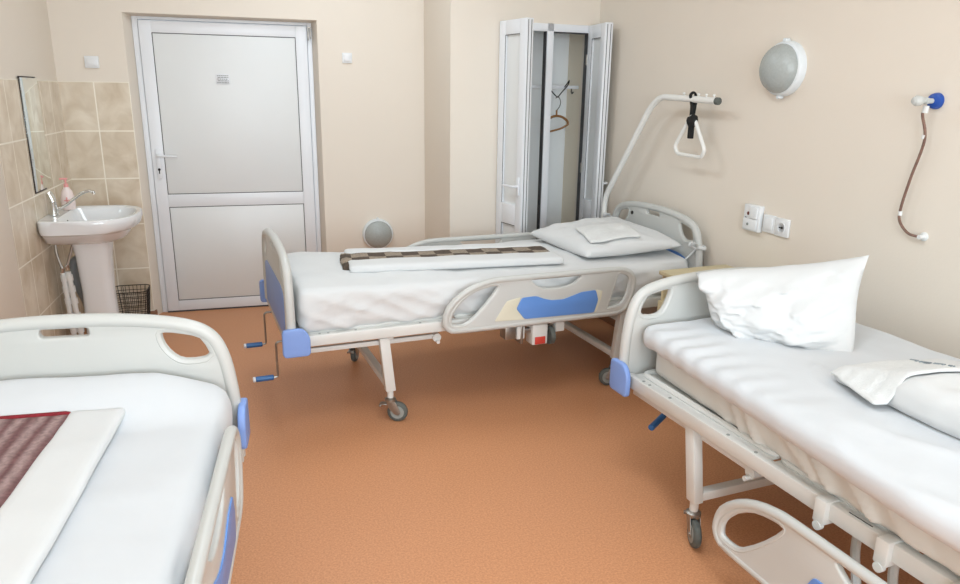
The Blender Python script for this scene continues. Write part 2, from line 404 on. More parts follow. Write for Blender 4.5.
# front wall with two windows
def wallwin():
    f = MB(); y0, y1 = YF - 0.2, YF; wz0, wz1 = 0.85, 2.65; ws = [(-1.05, 0.55), (0.85, 2.45)]
    f.box((-1.5, y0, 0), (3.2, y1, wz0)); f.box((-1.5, y0, wz1), (3.2, y1, ZC))
    f.box((-1.5, y0, wz0), (ws[0][0], y1, wz1)); f.box((ws[0][1], y0, wz0), (ws[1][0], y1, wz1)); f.box((ws[1][1], y0, wz0), (3.2, y1, wz1))
    struct(f.build('wall_front', 'wall_paint'))
    for i, (a, b) in enumerate(ws):
        w = struct(empty('window_%d' % (i + 1), ((a + b) / 2, YF - 0.1, wz0)))
        g = MB(); hw = (b - a) / 2; h = wz1 - wz0
        for x0, x1, z0, z1 in ((-hw, hw, 0, .06), (-hw, hw, h - .06, h), (-hw, -hw + .06, .06, h - .06), (hw - .06, hw, .06, h - .06), (-.04, .04, .06, h - .06)):
            g.box((x0, -0.03, z0), (x1, 0.03, z1), 0.004)
        g.build('window_frame', 'white_pvc', w)
        for x0, x1 in ((-hw + .06, -.04), (.04, hw - .06)): MB().box((x0, -.004, .06), (x1, .004, h - .06)).build('window_pane', 'window_glass', w)
        MB().box((-hw, 0.03, -0.03), (hw, 0.22, 0.0), 0.005).build('window_sill', 'white_pvc', w)
wallwin()

# ------------------------------------------------------------------ door
D = struct(empty('door_1', (-0.222, 5.53, 0)))
def dbox(name, x0, x1, y0, y1, z0, z1, m, bev=0.003, parent=None):
    return MB().box((x0 + .222, y0 - 5.53, z0), (x1 + .222, y1 - 5.53, z1), bev).build(name, m, parent or D)
g = MB()
for a, b, c, d in ((-.808, -0.772, 0, 2.06), (0.328, .360, 0, 2.06), (-0.772, 0.328, 2.04, 2.06)):
    g.box((a + .222, -0.012, c), (b + .222, 0.06, d), 0.003)
g.build('door_frame', 'white_pvc', D)
g = MB()
for a, b, c, d in ((-.768, -.690, .012, 2.034), (.246, .324, .012, 2.034), (-.690, .246, 1.958, 2.034), (-.690, .246, .012, .088), (-.690, .246, .782, .872)):
    g.box((a + .222, -0.03, c), (b + .222, 0.03, d), 0.002)
leaf = g.build('door_leaf', 'white_pvc', D)
g = MB(); e = .004
for z0, z1 in ((.088, .782), (.872, 1.958)):
    for a, b, c, d in ((-.690, -.690 + e, z0, z1), (.246 - e, .246, z0, z1), (-.690, .246, z0, z0 + e), (-.690, .246, z1 - e, z1)):
        g.box((a + .222, -0.0285, c), (b + .222, 0.02, d))
g.build('panel_gasket', 'dark_gasket', D)
dbox('lower_panel', -.686, .242, 5.503, 5.54, .092, .778, 'pvc_panel')
dbox('upper_panel', -.686, .242, 5.503, 5.54, .876, 1.954, 'pvc_panel')
g = MB(); g.box((-.770 + .222, -.027, .0), (.326 + .222, .03, .010)); g.build('door_gap', 'dark_gasket', D)
hd = dbox('door_handle', -.742, -.712, 5.486, 5.5, .985, 1.19, 'white_pvc', .004)
MB().tube(rounded([(-.727 + .222, -.04, 1.148), (-.727 + .222, -.085, 1.148), (-.60 + .222, -.085, 1.14)], .02, closed=False), .009).build('lever', 'white_pvc', hd)
MB().cyl((-.727 + .222, -.048, 1.05), (-.727 + .222, -.043, 1.05), .009).box((-.730 + .222, -.048, 1.02), (-.724 + .222, -.043, 1.05)).build('keyhole', 'dark_hole', hd)
g = MB()
g.box((.329 + .222, -.05, 1.94), (.337 + .222, -.03, 2.03), .002); g.box((.346 + .222, -.05, 1.95), (.353 + .222, -.03, 2.03), .002)
g.box((.329 + .222, -.045, 2.02), (.353 + .222, -.03, 2.03), .002)
g.build('door_hinge', 'dull_steel', D)
# small printed notice on the door
N_ = tag(MB().box((-.305, 5.497, 1.635), (-.215, 5.5005, 1.70), .0008).build('door_notice', 'white_pvc'), 'small white printed notice stuck high on the white door', 'notice')
g = MB()
for i in range(5):
    z = 1.692 - i * .0115; x = -.298 + (0.004 if i % 2 else 0)
    while x < -.228:
        w = random.uniform(.008, .02); g.box((x, 5.4955, z - .0055), (min(x + w, -.222), 5.4972, z)); x += w + .003
g.build('print', 'ink_grey', N_)

# ------------------------------------------------------------------ built-in cupboard
Wd = empty('wardrobe', tuple(wardP(-0.4, 0, 0)), R(4))
tag(Wd, 'tall white built-in cupboard with both glazed leaves standing open', 'wardrobe')
def wb(g, s0_, d0, z0, s1_, d1, z1, bev=.003): g.box((s0_ + .4, d0, z0), (s1_ + .4, d1, z1), bev)
g = MB()
wb(g, o0, -.012, oz0, o0 + .045, .05, oz1); wb(g, o1 - .022, -.012, oz0, o1, .05, oz1)
wb(g, o0, -.012, oz1 - .05, o1, .05, oz1); wb(g, o0, -.012, oz0, o1, .05, oz0 + .05)
wb(g, -.402, -.012, oz0, -.354, .05, oz1)
g.build('wardrobe_frame', 'white_pvc', Wd)
g = MB(); wb(g, -.354, .0, oz0 + .05, -.350, .045, oz1 - .05, 0); wb(g, -.354, .0, oz1 - .056, o1 - .022, .045, oz1 - .05, 0); wb(g, -.086, .0, oz0 + .05, -.082, .045, oz1 - .05, 0)
wb(g, -.406, .0, oz0 + .05, -.402, .045, oz1 - .05, 0)
g.build('frame_gasket', 'dark_gasket', Wd)
g = MB(); wb(g, -1.0, .38, 0, .0, .40, 2.4, 0); g.build('wardrobe_back', 'interior_white', Wd)
g = MB(); wb(g, -.84, .12, 0, -.82, .38, 2.4, 0); wb(g, -.82, .12, 2.3, -.036, .38, 2.32, 0); wb(g, -.82, .12, .05, -.036, .38, .09, 0); g.build('wardrobe_lining', 'interior_paint', Wd)
g = MB(); wb(g, -.036, .05, .05, -.004, .38, 2.32, 0); g.build('wardrobe_side', 'interior_paint', Wd)
g = MB(); wb(g, -.82, .19, 1.638, -.037, .205, 1.662, .002); g.build('hanging_rail', 'white_pvc', Wd)
g = MB(); g.tube(rounded([(.4 - .10, .185, 1.64), (.4 - .10, .185, 1.612), (.4 - .10, .17, 1.605), (.4 - .10, .155, 1.615)], .01, closed=False), .004); g.build('coat_hook', 'wire_dark', Wd)
def leaf_(hinge_s, ang, wdt, inner_visible, hx):
    L_ = empty('wardrobe_door', (hinge_s + .4, -.012, 0), R(ang)); L_.parent = Wd
    t = .028; z0, z1 = oz0 + .02, oz1 - .002; st = .075; mr0, mr1 = .77, .83
    g = MB()
    for a, b, c, d in ((0, st, z0, z1), (wdt - st, wdt, z0, z1), (st, wdt - st, z1 - .09, z1), (st, wdt - st, z0, z0 + .09), (st, wdt - st, mr0 - .04, mr1 + .04)):
        g.box((a, -t, c), (b, t, d), .004)
    lf = g.build('door_frame', 'white_pvc', L_)
    g = MB(); 
    for c, d in ((z0 + .09, mr0 - .04), (mr1 + .04, z1 - .09)):
        for y in (-t, t):
            yy = (y - .001, y + .001)
            for a, b, cc, dd in ((st, st + .003, c, d), (st, wdt - st, d - .003, d)):
                g.box((a, yy[0] * .99, cc), (b, yy[1] * .99, dd))
    for y in (-.012, .012):
        g.box((wdt, y - .002, z0 + .01), (wdt + .0015, y + .002, z1 - .01))
    g.build('gasket', 'dark_gasket', L_)
    for nm, c, d in (('lower_panel', z0 + .09, mr0 - .04), ('upper_panel', mr1 + .04, z1 - .09)):
        MB().box((st, -.014, c), (wdt - st, .014, d)).build(nm, 'pvc_panel', L_)
    hy = -t if inner_visible else t
    sg = -1 if inner_visible else 1
    h = MB().box((wdt - .055, hy, .94), (wdt - .025, hy + sg * .01, 1.06), .004)
    h.tube(rounded([(wdt - .04, hy, 1.0), (wdt - .04, hy + sg * .045, 1.0), (wdt - .04 - .12, hy + sg * .045, 1.0)], .015, closed=False), .008)
    h.build('door_handle', 'white_pvc', L_)
    for z in (.35, 1.05, 1.8):
        MB().cyl((0, sg * -t, z), (0, sg * -t, z + .07), .008, 10).build('hinge', 'dull_steel', L_)
leaf_(o0 + .012, -80, .32, True, 0)
leaf_(o1 - .002, -96, .29, False, 0)
# hanger with its cord
Hn = empty('coat_hanger', tuple(wardP(-.205, .20, 1.40))); tag(Hn, 'brown wooden coat hanger hanging by a dark cord inside the open cupboard', 'hanger')
hp = [(-.06, 0, .0), (.0, 0, .042), (.05, -.01, .04), (.105, -.02, .02), (.105, -.02, -.02)]
MB().tube(catmull([(-.12, 0, -.02), (-.05, 0, .03), (0, 0, .045), (.05, 0, .035), (.09, 0, .005), (.092, 0, -.02)], 5), .009, flat=(1, 1)).tube(catmull([(.092, 0, -.018), (.04, 0, -.045), (-.04, 0, -.066), (-.12, 0, -.085)], 5), .007).build('hanger_body', 'hanger_wood', Hn)
MB().cyl((0, 0, .04), (0, 0, .088), .0065, 10).build('hanger_neck', 'hanger_wood', Hn)
MB().tube(catmull([(0, 0, .085), (.02, 0, .11), (.028, 0, .145), (.012, 0, .178), (-.012, 0, .172)], 6), .0028, seg=6).build('hanger_hook', 'wire_dark', Hn)
MB().tube(catmull([(-.05, 0, .225), (-.02, 0, .195), (0.005, 0, .182), (.035, 0, .215), (.06, -.02, .25), (.072, -.03, .275), (.07, -.045, .297), (.064, -.03, .28), (.05, -.01, .25)], 5), .004, seg=6).build('cord', 'black_webbing', Hn)

# ------------------------------------------------------------------ bulkhead lamps
def bulkhead(name, pos, normal, r, label, depth=.085):
    n = Vector(normal).normalized(); b = MB()
    b.lathe([(0, r), (.022, r), (.034, r * .97), (.040, r * .93), (.040, r * .86)], pos, n, 40)
    root = tag(b.build(name, 'lamp_rim', None, 50), label, 'lamp', 'round bulkhead lamps')
    d = MB(); prof = []
    for i in range(11):
        a = i / 10 * PI / 2; prof.append((.036 + depth * math.sin(a), r * .89 * math.cos(a)))
    d.lathe(prof, pos, n, 40); d.build('lamp_glass', 'frosted_glass', root, 60)
    up = Vector((0, 0, 1))
    for s_ in (1, -1):
        q = Vector(pos) + up * s_ * (r + .002)
        MB().cyl(q + n * .005, q + n * .035, .009, 12).build('lamp_clip', 'lamp_rim', root)
    return root
def onwall(d, z, off=0.0): return WC + wd * d + WN * off + Vector((0, 0, z))
dl = (Vector((2.378, 3.007, 0)) - WC).dot(wd)
bulkhead('bulkhead_lamp', onwall(dl - .03, 1.733), WN, .128, 'round frosted wall lamp high on the right wall', .08)
bulkhead('bulkhead_lamp', Vector((.783, YB, .545)), (0, -1, 0), .118, 'round grey wall lamp low on the back wall behind the made bed', .06)

# ------------------------------------------------------------------ switches and sockets
def plate(name, M, w, h, t, label, cat, kind):
    o = MB().box((-w / 2, -t, -h / 2), (w / 2, 0, h / 2), .004, M=M).build(name, 'switch_plastic')
    tag(o, label, cat)
    if kind == 'rocker':
        MB().box((-w * .33, -t - .005, -h * .33), (w * .33, -t + .002, h * .33), .003, M=M).build('rocker', 'switch_plastic', o)
    if kind == 'socket':
        b = MB(); b.lathe([(0, .026), (.003, .026), (.003, .022), (-.006, .021)], M @ Vector((0, -t, 0)), M.to_3x3() @ Vector((0, -1, 0)), 24); b.build('socket_ring', 'switch_plastic', o)
        MB().cyl(M @ Vector((.004, -t - .004, 0)), M @ Vector((.004, -t, 0)), .006, 12).cyl(M @ Vector((-.010, -t - .004, 0)), M @ Vector((-.010, -t, 0)), .003, 10).build('socket_hole', 'dark_hole', o)
    if kind == 'outlet':
        MB().box((-w * .05, -t - .012, .0), (w * .42, -t + .001, h * .43), .004, M=M).box((-w * .45, -t - .008, -h * .45), (w * .42, -t + .001, -h * .02), .005, M=M).build('cover_flap', 'switch_plastic', o)
        MB().cyl(M @ Vector((-.022, -t - .003, .022)), M @ Vector((-.022, -t, .022)), .009, 14).build('connector_port', 'socket_red', o)
        MB().cyl(M @ Vector((-.038, -t - .003, -.002)), M @ Vector((-.038, -t, -.002)), .006, 14).build('knob', 'hub_grey', o)
        MB().cyl(M @ Vector((-.012, -t - .011, -.032)), M @ Vector((-.012, -t - .007, -.032)), .007, 14).build('knob', 'hub_grey', o)
    return o
Mb = lambda x, z: Matrix.Translation((x, YB, z))
plate('light_switch', Mb(.594, 1.826), .07, .07, .012, 'square white light switch on the back wall right of the door', 'switch', 'rocker')
plate('light_switch', Mb(-1.058, 1.757), .085, .075, .014, 'white light switch above the beige tiles left of the door', 'switch', 'rocker')
def Mwall(p, z):
    d = (Vector((p[0], p[1], 0)) - WC).dot(wd); return frameM(WC + wd * d + Vector((0, 0, z)), wd, -WN)
plate('medical_outlet', Mwall((2.373, 3.125), .998), .115, .135, .03, 'white wall outlet unit with dark round port, leftmost above the beds', 'outlet', 'outlet')
plate('light_switch', Mwall((2.38, 3.015), .985), .085, .09, .012, 'white rocker switch on the right wall beside the socket', 'switch', 'rocker')
plate('power_socket', Mwall((2.386, 2.925), .982), .09, .09, .014, 'white single power socket on the right wall', 'socket', 'socket')
# gas valve with hose
d0 = (Vector((2.428, 2.229, 0)) - WC).dot(wd); d1 = (Vector((2.433, 2.154, 0)) - WC).dot(wd) - .035
V_ = MB().lathe([(0, .031), (.008, .031), (.02, .027), (.026, .016)], onwall(d0, 1.596), WN, 28).build('gas_valve', 'valve_blue'); tag(V_, 'blue round wall valve with clear nozzle high on the right wall', 'valve')
MB().lathe([(.02, .010), (.05, .010), (.052, .013), (.062, .013), (.064, .008), (.085, .008), (.087, .018), (.105, .020), (.118, .014), (.122, .004)], onwall(d0, 1.596), WN, 20).build('valve_nozzle', 'clear_plastic', V_)
Hs = MB().tube(catmull([onwall(d0 - .0, 1.572, .05), onwall(d0 - .01, 1.545, .05), onwall(d0 + .005, 1.45, .035), onwall(d0 - .03, 1.30, .03), onwall(d0 - .05, 1.18, .03), onwall(d0 - .045, 1.125, .03), onwall(d0 - .0, 1.085, .03), onwall(d1, 1.078, .022), onwall(d1 + .01, 1.078, .0)], 8), .0055, seg=8).build('valve_hose', 'copper_hose')
tag(Hs, 'thin brown hose hanging from the blue wall valve', 'hose')
MB().cyl(onwall(d0, 1.578, .05), onwall(d0 - .003, 1.552, .05), .011, 14).build('hose_coupling', 'pipe_white', Hs)
MB().cyl(onwall(d0 + .002, 1.47, .038), onwall(d0 - .0, 1.455, .036), .0075, 14).build('hose_clip', 'pipe_white', Hs)
MB().cyl(onwall(d0 - .049, 1.165, .03), onwall(d0 - .048, 1.148, .03), .0075, 14).build('hose_clip', 'pipe_white', Hs)
MB().lathe([(0, .018), (.004, .018), (.01, .009), (.03, .009)], onwall(d1 + .01, 1.078), WN, 18).build('wall_plug', 'pipe_white', Hs)

# ------------------------------------------------------------------ mirror and basin
Mi = empty('mirror', (XL + .01, 4.76, 1.33)); tag(Mi, 'narrow frameless mirror with worn black edge above the washbasin', 'mirror')
MB().box((-.003, -.166, -.315), (.003, .166, .32), .001).build('mirror_glass', 'mirror_glass', Mi)
g = MB()
for i in range(46):
    z = -.315 + i * .0138; w = random.uniform(.003, .007)
    g.box((-.0035, -.166, z), (.0038, -.166 + w, z + .0145), .001)
g.box((-.004, -.166, .315), (.0038, .13, .322), .001); g.box((-.004, -.166, -.318), (.0038, .05, -.31), .001)
g.build('mirror_edge', 'worn_edge', Mi)
BY = 4.79; BX = XL
B_ = empty('washbasin', (BX + .258, BY, 0)); tag(B_, 'white ceramic pedestal washbasin against the tiled corner', 'washbasin')
def basin():
    bm = bmesh.new(); n = 48; rings = []
    def outline(sx, sy, x0=0):
        pts = []
        for k in range(n):
            a = 2 * PI * k / n; ca, sa = math.cos(a), math.sin(a)
            # flat at the wall (left), rounded to the front (right)
            p = 9.0 if ca < 0 else 2.4
            ex = math.copysign(abs(ca) ** (2 / p), ca); ey = math.copysign(abs(sa) ** (2 / (9.0 if ca < 0 else 2.8)), sa)
            pts.append((x0 + ex * sx, ey * sy))
        return pts
    cx = .25
    spec = [(.10, .10, .70, -.03), (.17, .16, .705, -.045), (.205, .225, .728, -.035), (.222, .27, .770, -.024), (.226, .285, .782, -.022), (.236, .300, .786, -.012), (.246, .306, .80, -.004), (.252, .31, .835, 0), (.252, .31, .860, 0), (.248, .306, .866, 0), (.240, .298, .868, 0),
            (.205, .262, .860, .014), (.19, .245, .84, .022), (.15, .20, .765, .03), (.09, .12, .735, .03), (.02, .02, .728, .03)]
    for sx, sy, z, x0 in spec:
        pts = outline(sx, sy, x0)
        rings.append([bm.verts.new((x, y, z)) for x, y in pts])
    for A, Bq in zip(rings, rings[1:]):
        for k in range(n): bm.faces.new((A[k], A[(k + 1) % n], Bq[(k + 1) % n], Bq[k]))
    bm.faces.new(rings[0][::-1]); bm.faces.new(rings[-1])
    for v in bm.verts:          # back ledge for the tap
        if .725 < v.co.z < .865 and -.185 < v.co.x < -.12: v.co.z = max(v.co.z, .862) if v.co.z > .80 else v.co.z
    return frombm(bm)
basin().build('basin_bowl', 'ceramic', B_, 40, (0, 0, 0))
bm = bmesh.new(); rings = []
for z, sx, sy in ((0, .115, .10), (.03, .112, .098), (.1, .095, .085), (.4, .088, .08), (.62, .098, .092), (.705, .11, .11)):
    rings.append([bm.verts.new((.0 + math.copysign(abs(math.cos(a)) ** .55, math.cos(a)) * sx, math.copysign(abs(math.sin(a)) ** .55, math.sin(a)) * sy, z)) for a in [2 * PI * q / 32 for q in range(32)]])
for A, Bq in zip(rings, rings[1:]):
    for q in range(32): bm.faces.new((A[q], A[(q + 1) % 32], Bq[(q + 1) % 32], Bq[q]))
bm.faces.new(rings[0][::-1]); bm.faces.new(rings[-1])
frombm(bm).build('pedestal', 'ceramic', B_, 40, (-.025, -.035, 0))
MB().cyl((-.163, -.02, .822), (-.15, -.02, .818), .011, 14).build('overflow_hole', 'dark_hole', B_)
# tap
T_ = empty('tap', (BX + .05, BY - .045, .866)); tag(T_, 'chrome mixer tap with long curved spout on the washbasin', 'tap')
MB().lathe([(0, .026), (.008, .026), (.012, .022), (.06, .02), (.075, .021), (.08, .014)], (0, 0, 0), (0, 0, 1), 20).build('tap_body', 'chrome', T_)
MB().tube(catmull([(0, 0, .078), (-.004, .0, .10), (-.012, .0, .122), (-.018, .0, .132)], 4), lambda t: .021 - .002 * t, seg=12).build('tap_lever', 'chrome', T_)
MB().tube(catmull([(.01, 0, .03), (.06, 0.0, .052), (.12, 0.0, .098), (.165, 0, .128), (.20, 0, .138), (.222, 0, .130)], 6), .0085, seg=12).cyl((.222, 0, .135), (.225, 0, .118), .0095, 12).build('tap_spout', 'chrome', T_)
# soap dispenser
So = empty('soap_dispenser', (BX + .08, BY + .17, .866)); tag(So, 'pale pink pump soap bottle on the washbasin behind the tap', 'soap bottle')
bm = bmesh.new(); rings = []
for z, a_, b_ in ((0, .035, .022), (.01, .038, .025), (.06, .041, .026), (.11, .031, .02), (.13, .018, .014), (.138, .014, .014)):
    rings.append([bm.verts.new((a_ * math.cos(q * PI / 12), b_ * math.sin(q * PI / 12), z)) for q in range(24)])
for A, Bq in zip(rings, rings[1:]):
    for q in range(24): bm.faces.new((A[q], A[(q + 1) % 24], Bq[(q + 1) % 24], Bq[q]))
bm.faces.new(rings[0][::-1]); bm.faces.new(rings[-1])
frombm(bm).build('bottle_body', 'soap_bottle', So, 50)
MB().cyl((0, 0, .138), (0, 0, .158), .013, 16).cyl((0, 0, .158), (0, 0, .185), .006, 12).box((-.032, -.009, .183), (.012, .009, .194), .003).build('pump', 'soap_pink', So)
MB().box((-.016, -.0275, .055), (.016, -.024, .062), .001).box((-.004, -.0275, .04), (.004, -.024, .078), .001).build('bottle_mark', 'soap_pink', So)
# pipes
def hose(pts, nut, label):
    o = MB().tube(catmull(pts, 6), .008, seg=8).build('water_hose', 'dull_steel'); tag(o, label, 'hose')
    MB().cyl(nut, Vector(nut) - Vector((0, 0, .028)), .013, 10).build('hose_nut', 'chrome', o)
hose([(BX + .06, 4.66, .76), (BX + .055, 4.65, .66), (BX + .075, 4.645, .56)], (BX + .075, 4.645, .565), 'braided steel water hose under the basin, the one nearer the side wall')
hose([(BX + .15, 4.68, .73), (BX + .125, 4.67, .65), (BX + .10, 4.66, .575)], (BX + .10, 4.66, .58), 'braided steel water hose under the basin, curving towards the pedestal')
def supply(x0, x1, label):
    g = MB(); g.tube([(x0, 4.65, .54), (x0 * .5 + x1 * .5, 4.66, .25), (x1, 4.68, .0)], .015, seg=12)
    for z in (.52, .45, .375, .28, .19):
        t = (.54 - z) / .54; x = x0 + (x1 - x0) * t; g.cyl((x, 4.65 + t * .03, z), (x + .002, 4.652 + t * .03, z - .035), .0195, 12)
    tag(g.build('supply_pipe', 'pipe_white'), label, 'pipe')
supply(BX + .075, BX + .085, 'white plastic supply pipe with couplings nearer the side wall')
supply(BX + .103, BX + .128, 'white plastic supply pipe with couplings nearer the basin pedestal')
g = MB().tube(rounded([(BX + .17, 4.86, .57), (BX + .088, 4.86, .57), (BX + .088, 4.86, .42), (BX + .135, 4.86, .28), (BX + .14, 4.86, .20)], .04, closed=False), .026, seg=14)
P2 = g.build('drain_pipe', 'pipe_grey'); tag(P2, 'grey plastic waste pipe behind the basin pedestal', 'pipe')
MB().cyl((BX + .14, 4.86, .21), (BX + .14, 4.86, .0), .03, 14).build('drain_socket', 'wire_dark', P2)
# wire basket in the corner
Bk = empty('wire_basket', (-.955, 5.22, 0)); tag(Bk, 'dark wire waste basket on the floor between basin and door', 'basket')
def rr(hx_, hy_, z): return [Vector((p.x, p.y, z)) for p in rounded([(-hx_, -hy_, 0), (hx_, -hy_, 0), (hx_, hy_, 0), (-hx_, hy_, 0)], .05)]
g = MB()
for i in range(9):
    z = .012 + i * .032; s_ = .82 + .18 * i / 8; g.tube(rr(.115 * s_, .105 * s_, z), .0022 if i < 8 else .0035, closed=True, seg=5)
top = rr(.115, .105, .268); bot = rr(.0943, .086, .012)
for i in range(0, len(top), 1):
    if i % 2 == 0: g.tube([bot[i], top[i]], .0018, seg=5)
for i in range(-3, 4):
    for y in (-.105, .105): g.tube([(i * .025 * .82, y * .82, .012), (i * .025, y, .268)], .0018, seg=5)
    for x in (-.115, .115): g.tube([(x * .82, i * .022 * .82, .012), (x, i * .022, .268)], .0018, seg=5)
    g.tube([(i * .024, -.086, .012), (i * .024, .086, .012)], .0018, seg=5)
g.build('basket_mesh', 'wire_dark', Bk)

# ------------------------------------------------------------------ hospital beds
L = 2.28; Wb = .95
def halfprof(scale):
    h = [(.004, .45), (.004, .62), (.012, .72), (.026, .80), (.05, .86), (.09, .898), (.15, .921), (.24, .937), (.36, .947), (.475, .95)]
    return [(a, .45 + (b - .45) * scale) for a, b in h]
def board(root, x, scale, outward, hole_low, name, dot=False, inner=False, bump=0):
    hp_ = halfprof(scale); full = hp_ + [(Wb - a, b) for a, b in hp_[-2::-1]]
    cx, cy = L / 2, Wb / 2
    sm = catmull([(a, b, 0) for a, b in full], 4)
    out2 = [(p.x, p.y) for p in sm] + [(Wb - .004, .43), (.004, .43)]
    def hole(flip):
        zt_ = .45 + (.893 - .45) * scale
        pts = [(.066, zt_ - .075), (.094, zt_ - .022), (.15, zt_ - .002), (.206, zt_ + .006), (.224, zt_ - .010), (.215, zt_ - .05), (.188, hole_low + .02), (.15, hole_low), (.09, hole_low + .003), (.068, hole_low + .02)]
        pts = [(Wb - a if flip else a, b) for a, b in pts]
        return [(p.x, p.y) for p in catmull([(a, b, 0) for a, b in pts], 4, True)]
    zs = .45 + (.902 - .45) * scale
    slot = [(p.x, p.y) for p in rounded([(.408, zs - .013, 0), (.542, zs - .013, 0), (.542, zs + .013, 0), (.408, zs + .013, 0)], .012)]
    xx = x - cx
    g = MB()
    g.plate(out2, [hole(False), hole(True), slot], .028, .006, lambda a, b, c: (xx + c, a - cy, b))
    # moulded tubular rim and raised hole lips
    ins = .015
    path = []
    for i, p in enumerate(sm):
        a = sm[max(0, i - 1)]; b = sm[min(len(sm) - 1, i + 1)]; t = (b - a).normalized(); nn = Vector((t.y, -t.x, 0))
        q = p + nn * ins; path.append(Vector((xx, q.x - cy, q.y)))
    g.tube(path, .0215, seg=12)
    for fl in (False, True):
        hh = hole(fl)[::2]; g.tube([(xx, a - cy, b) for a, b in hh], .0150, closed=True, seg=8)
    o = g.build(name, 'bed_plastic', root, 40)
    for s_ in ((-1, 1) if inner else (outward,)):       # blue lower inlay
        y0 = xx + s_ * .014
        pl = rounded([(.11, .47, 0), (Wb - .11, .47, 0), (Wb - .11, .69, 0), (Wb - .2, .715, 0), (.2, .715, 0), (.11, .69, 0)], .03)
        MB().plate([(p.x, p.y) for p in pl], [], .006, .002, lambda a, b, c: (y0 + c, a - cy, b)).build('board_inlay', 'pale_blue_plastic' if s_ == outward else 'blue_plastic', o)
    for yy in (0, 1):        # blue corner bumpers
        s_ = -1 if yy == 0 else 1; yc = s_ * Wb / 2
        pr = rounded([(-.045, .42 + bump, 0), (.080, .42 + bump, 0), (.080, .515 + bump, 0), (.05, .555 + bump, 0), (-.045, .555 + bump, 0)], .022)
        g = MB(); sg = -outward
        g.plate([(xx + sg * p.x, p.y) for p in pr], [], .024, .007, lambda a, b, c: (a, yc + s_ * .006 + c, b))
        g.build('corner_bumper', 'pale_blue_plastic', o, 40)
    if dot:
        MB().cyl((xx - outward * .012, Wb - .26 - cy, .873), (xx - outward * .019, Wb - .26 - cy, .873), .012, 16).build('board_button', 'dark_hole', o)
    return o
GO = [(.758, .458), (.722, .49), (.716, .53), (.736, .592), (.80, .655), (.88, .696), (.96, .716), (1.04, .722), (1.35, .722), (1.60, .722), (1.71, .720), (1.775, .703), (1.812, .66), (1.818, .61), (1.80, .54), (1.765, .478), (1.71, .455), (1.60, .453), (1.30, .453), (1.02, .453), (.85, .453)]
GH1 = [(.762, .492), (.749, .515), (.757, .56), (.806, .622), (.88, .668), (.96, .688), (1.0, .687), (1.008, .665), (.945, .585), (.86, .505), (.81, .488)]
GS = [(1.20, .694), (1.33, .697), (1.46, .694), (1.465, .68), (1.43, .655), (1.37, .642), (1.29, .642), (1.235, .655), (1.20, .68)]
GH2 = [(1.70, .692), (1.745, .688), (1.778, .665), (1.783, .62), (1.765, .55), (1.735, .508), (1.69, .497), (1.645, .496), (1.64, .508), (1.66, .57), (1.685, .65)]
GB = [(1.105, .551), (1.134, .607), (1.215, .609), (1.26, .590), (1.307, .578), (1.374, .577), (1.43, .592), (1.48, .606), (1.565, .609), (1.582, .553), (1.56, .486), (1.152, .493)]
GC = ([(.985, .497), (1.05, .597), (1.128, .612), (1.105, .551), (1.152, .490)], [(1.566, .612), (1.606, .600), (1.600, .56), (1.575, .487), (1.561, .487), (1.583, .553)])
def guard(root, side, du=0, dzz=0, out=.035, cream=True):
    cx, cy = L / 2, Wb / 2
    y = side * (cy + out)
    f3 = lambda a, b, c: (a + du - cx, y + c, b + dzz)
    C2 = lambda P: [(p.x, p.y) for p in catmull([(a, b, 0) for a, b in P], 4, True)]
    g = MB(); o2 = C2(GO)
    g.plate(o2, [C2(GH1), C2(GS), C2(GH2)], .024, .007, f3)
    path = []
    n = len(o2)
    for i in range(0, n, 2):
        a = Vector((*o2[i - 2], 0)); b = Vector((*o2[(i + 2) % n], 0)); t = (b - a).normalized()
        q = Vector((*o2[i], 0)) + Vector((t.y, -t.x, 0)) * .014; path.append(f3(q.x, q.y, 0))
    g.tube(path, .0165, closed=True, seg=10)
    for H_ in (GH1, GH2): g.tube([f3(a, b, 0) for a, b in C2(H_)[::2]], .0128, closed=True, seg=8)
    o = g.build('side_guard', 'bed_plastic', root, 40)
    for G_ in (GC if cream else ()): MB().plate([(p.x, p.y) for p in rounded([(a, b, 0) for a, b in G_], .008, 3)], [], .004, .001, lambda a, b, c: f3(a, b, c + side * .0118)).build('guard_panel', 'cream_plastic', o)
    MB().plate([(p.x, p.y) for p in rounded([(a, b, 0) for a, b in GB], .012, 3)], [], .006, .002, lambda a, b, c: f3(a, b, c + side * .013)).build('guard_inlay', 'blue_plastic', o)
    return o
def caster(root, x, y, rot, swivel=.035):
    c = empty('caster', (x, y, 0), R(rot)); c.parent = root
    r = .052
    MB().cyl((0, 0, .125), (0, 0, .17), .016, 14).build('caster_stem', 'white_metal', c)
    g = MB().lathe([(0, .02), (.006, .028), (.016, .028), (.024, .016)], (0, 0, .104), (0, 0, 1), 18)
    for s_ in (-1, 1):
        pr = rounded([(-.022, .112, 0), (.026, .112, 0), (swivel + .018, .05, 0), (swivel + .008, .036, 0), (swivel - .012, .04, 0), (-.008, .075, 0)], .01)
        g.plate([(p.x, p.y) for p in pr], [], .003, .001, lambda a, b, c_: (a, s_ * .018 + c_, b))
    g.cyl((swivel, -.022, r), (swivel, .022, r), .006, 10)
    g.build('caster_fork', 'dull_steel', c)
    MB().lathe([(0, .030), (.0, .044), (.004, .050), (.009, r), (.019, r), (.024, .050), (.028, .044), (.028, .030)], (swivel, -.014, r), (0, 1, 0), 28).build('wheel', 'dark_rubber', c)
    MB().cyl((swivel, -.0155, r), (swivel, .0155, r), .034, 24).build('wheel_hub', 'hub_grey', c)
    MB().box((-.05, -.016, .088), (-.015, .016, .096), .003).box((-.056, -.02, .08), (-.045, .02, .092), .003).build('brake_pedal', 'dull_steel', c)
    return c
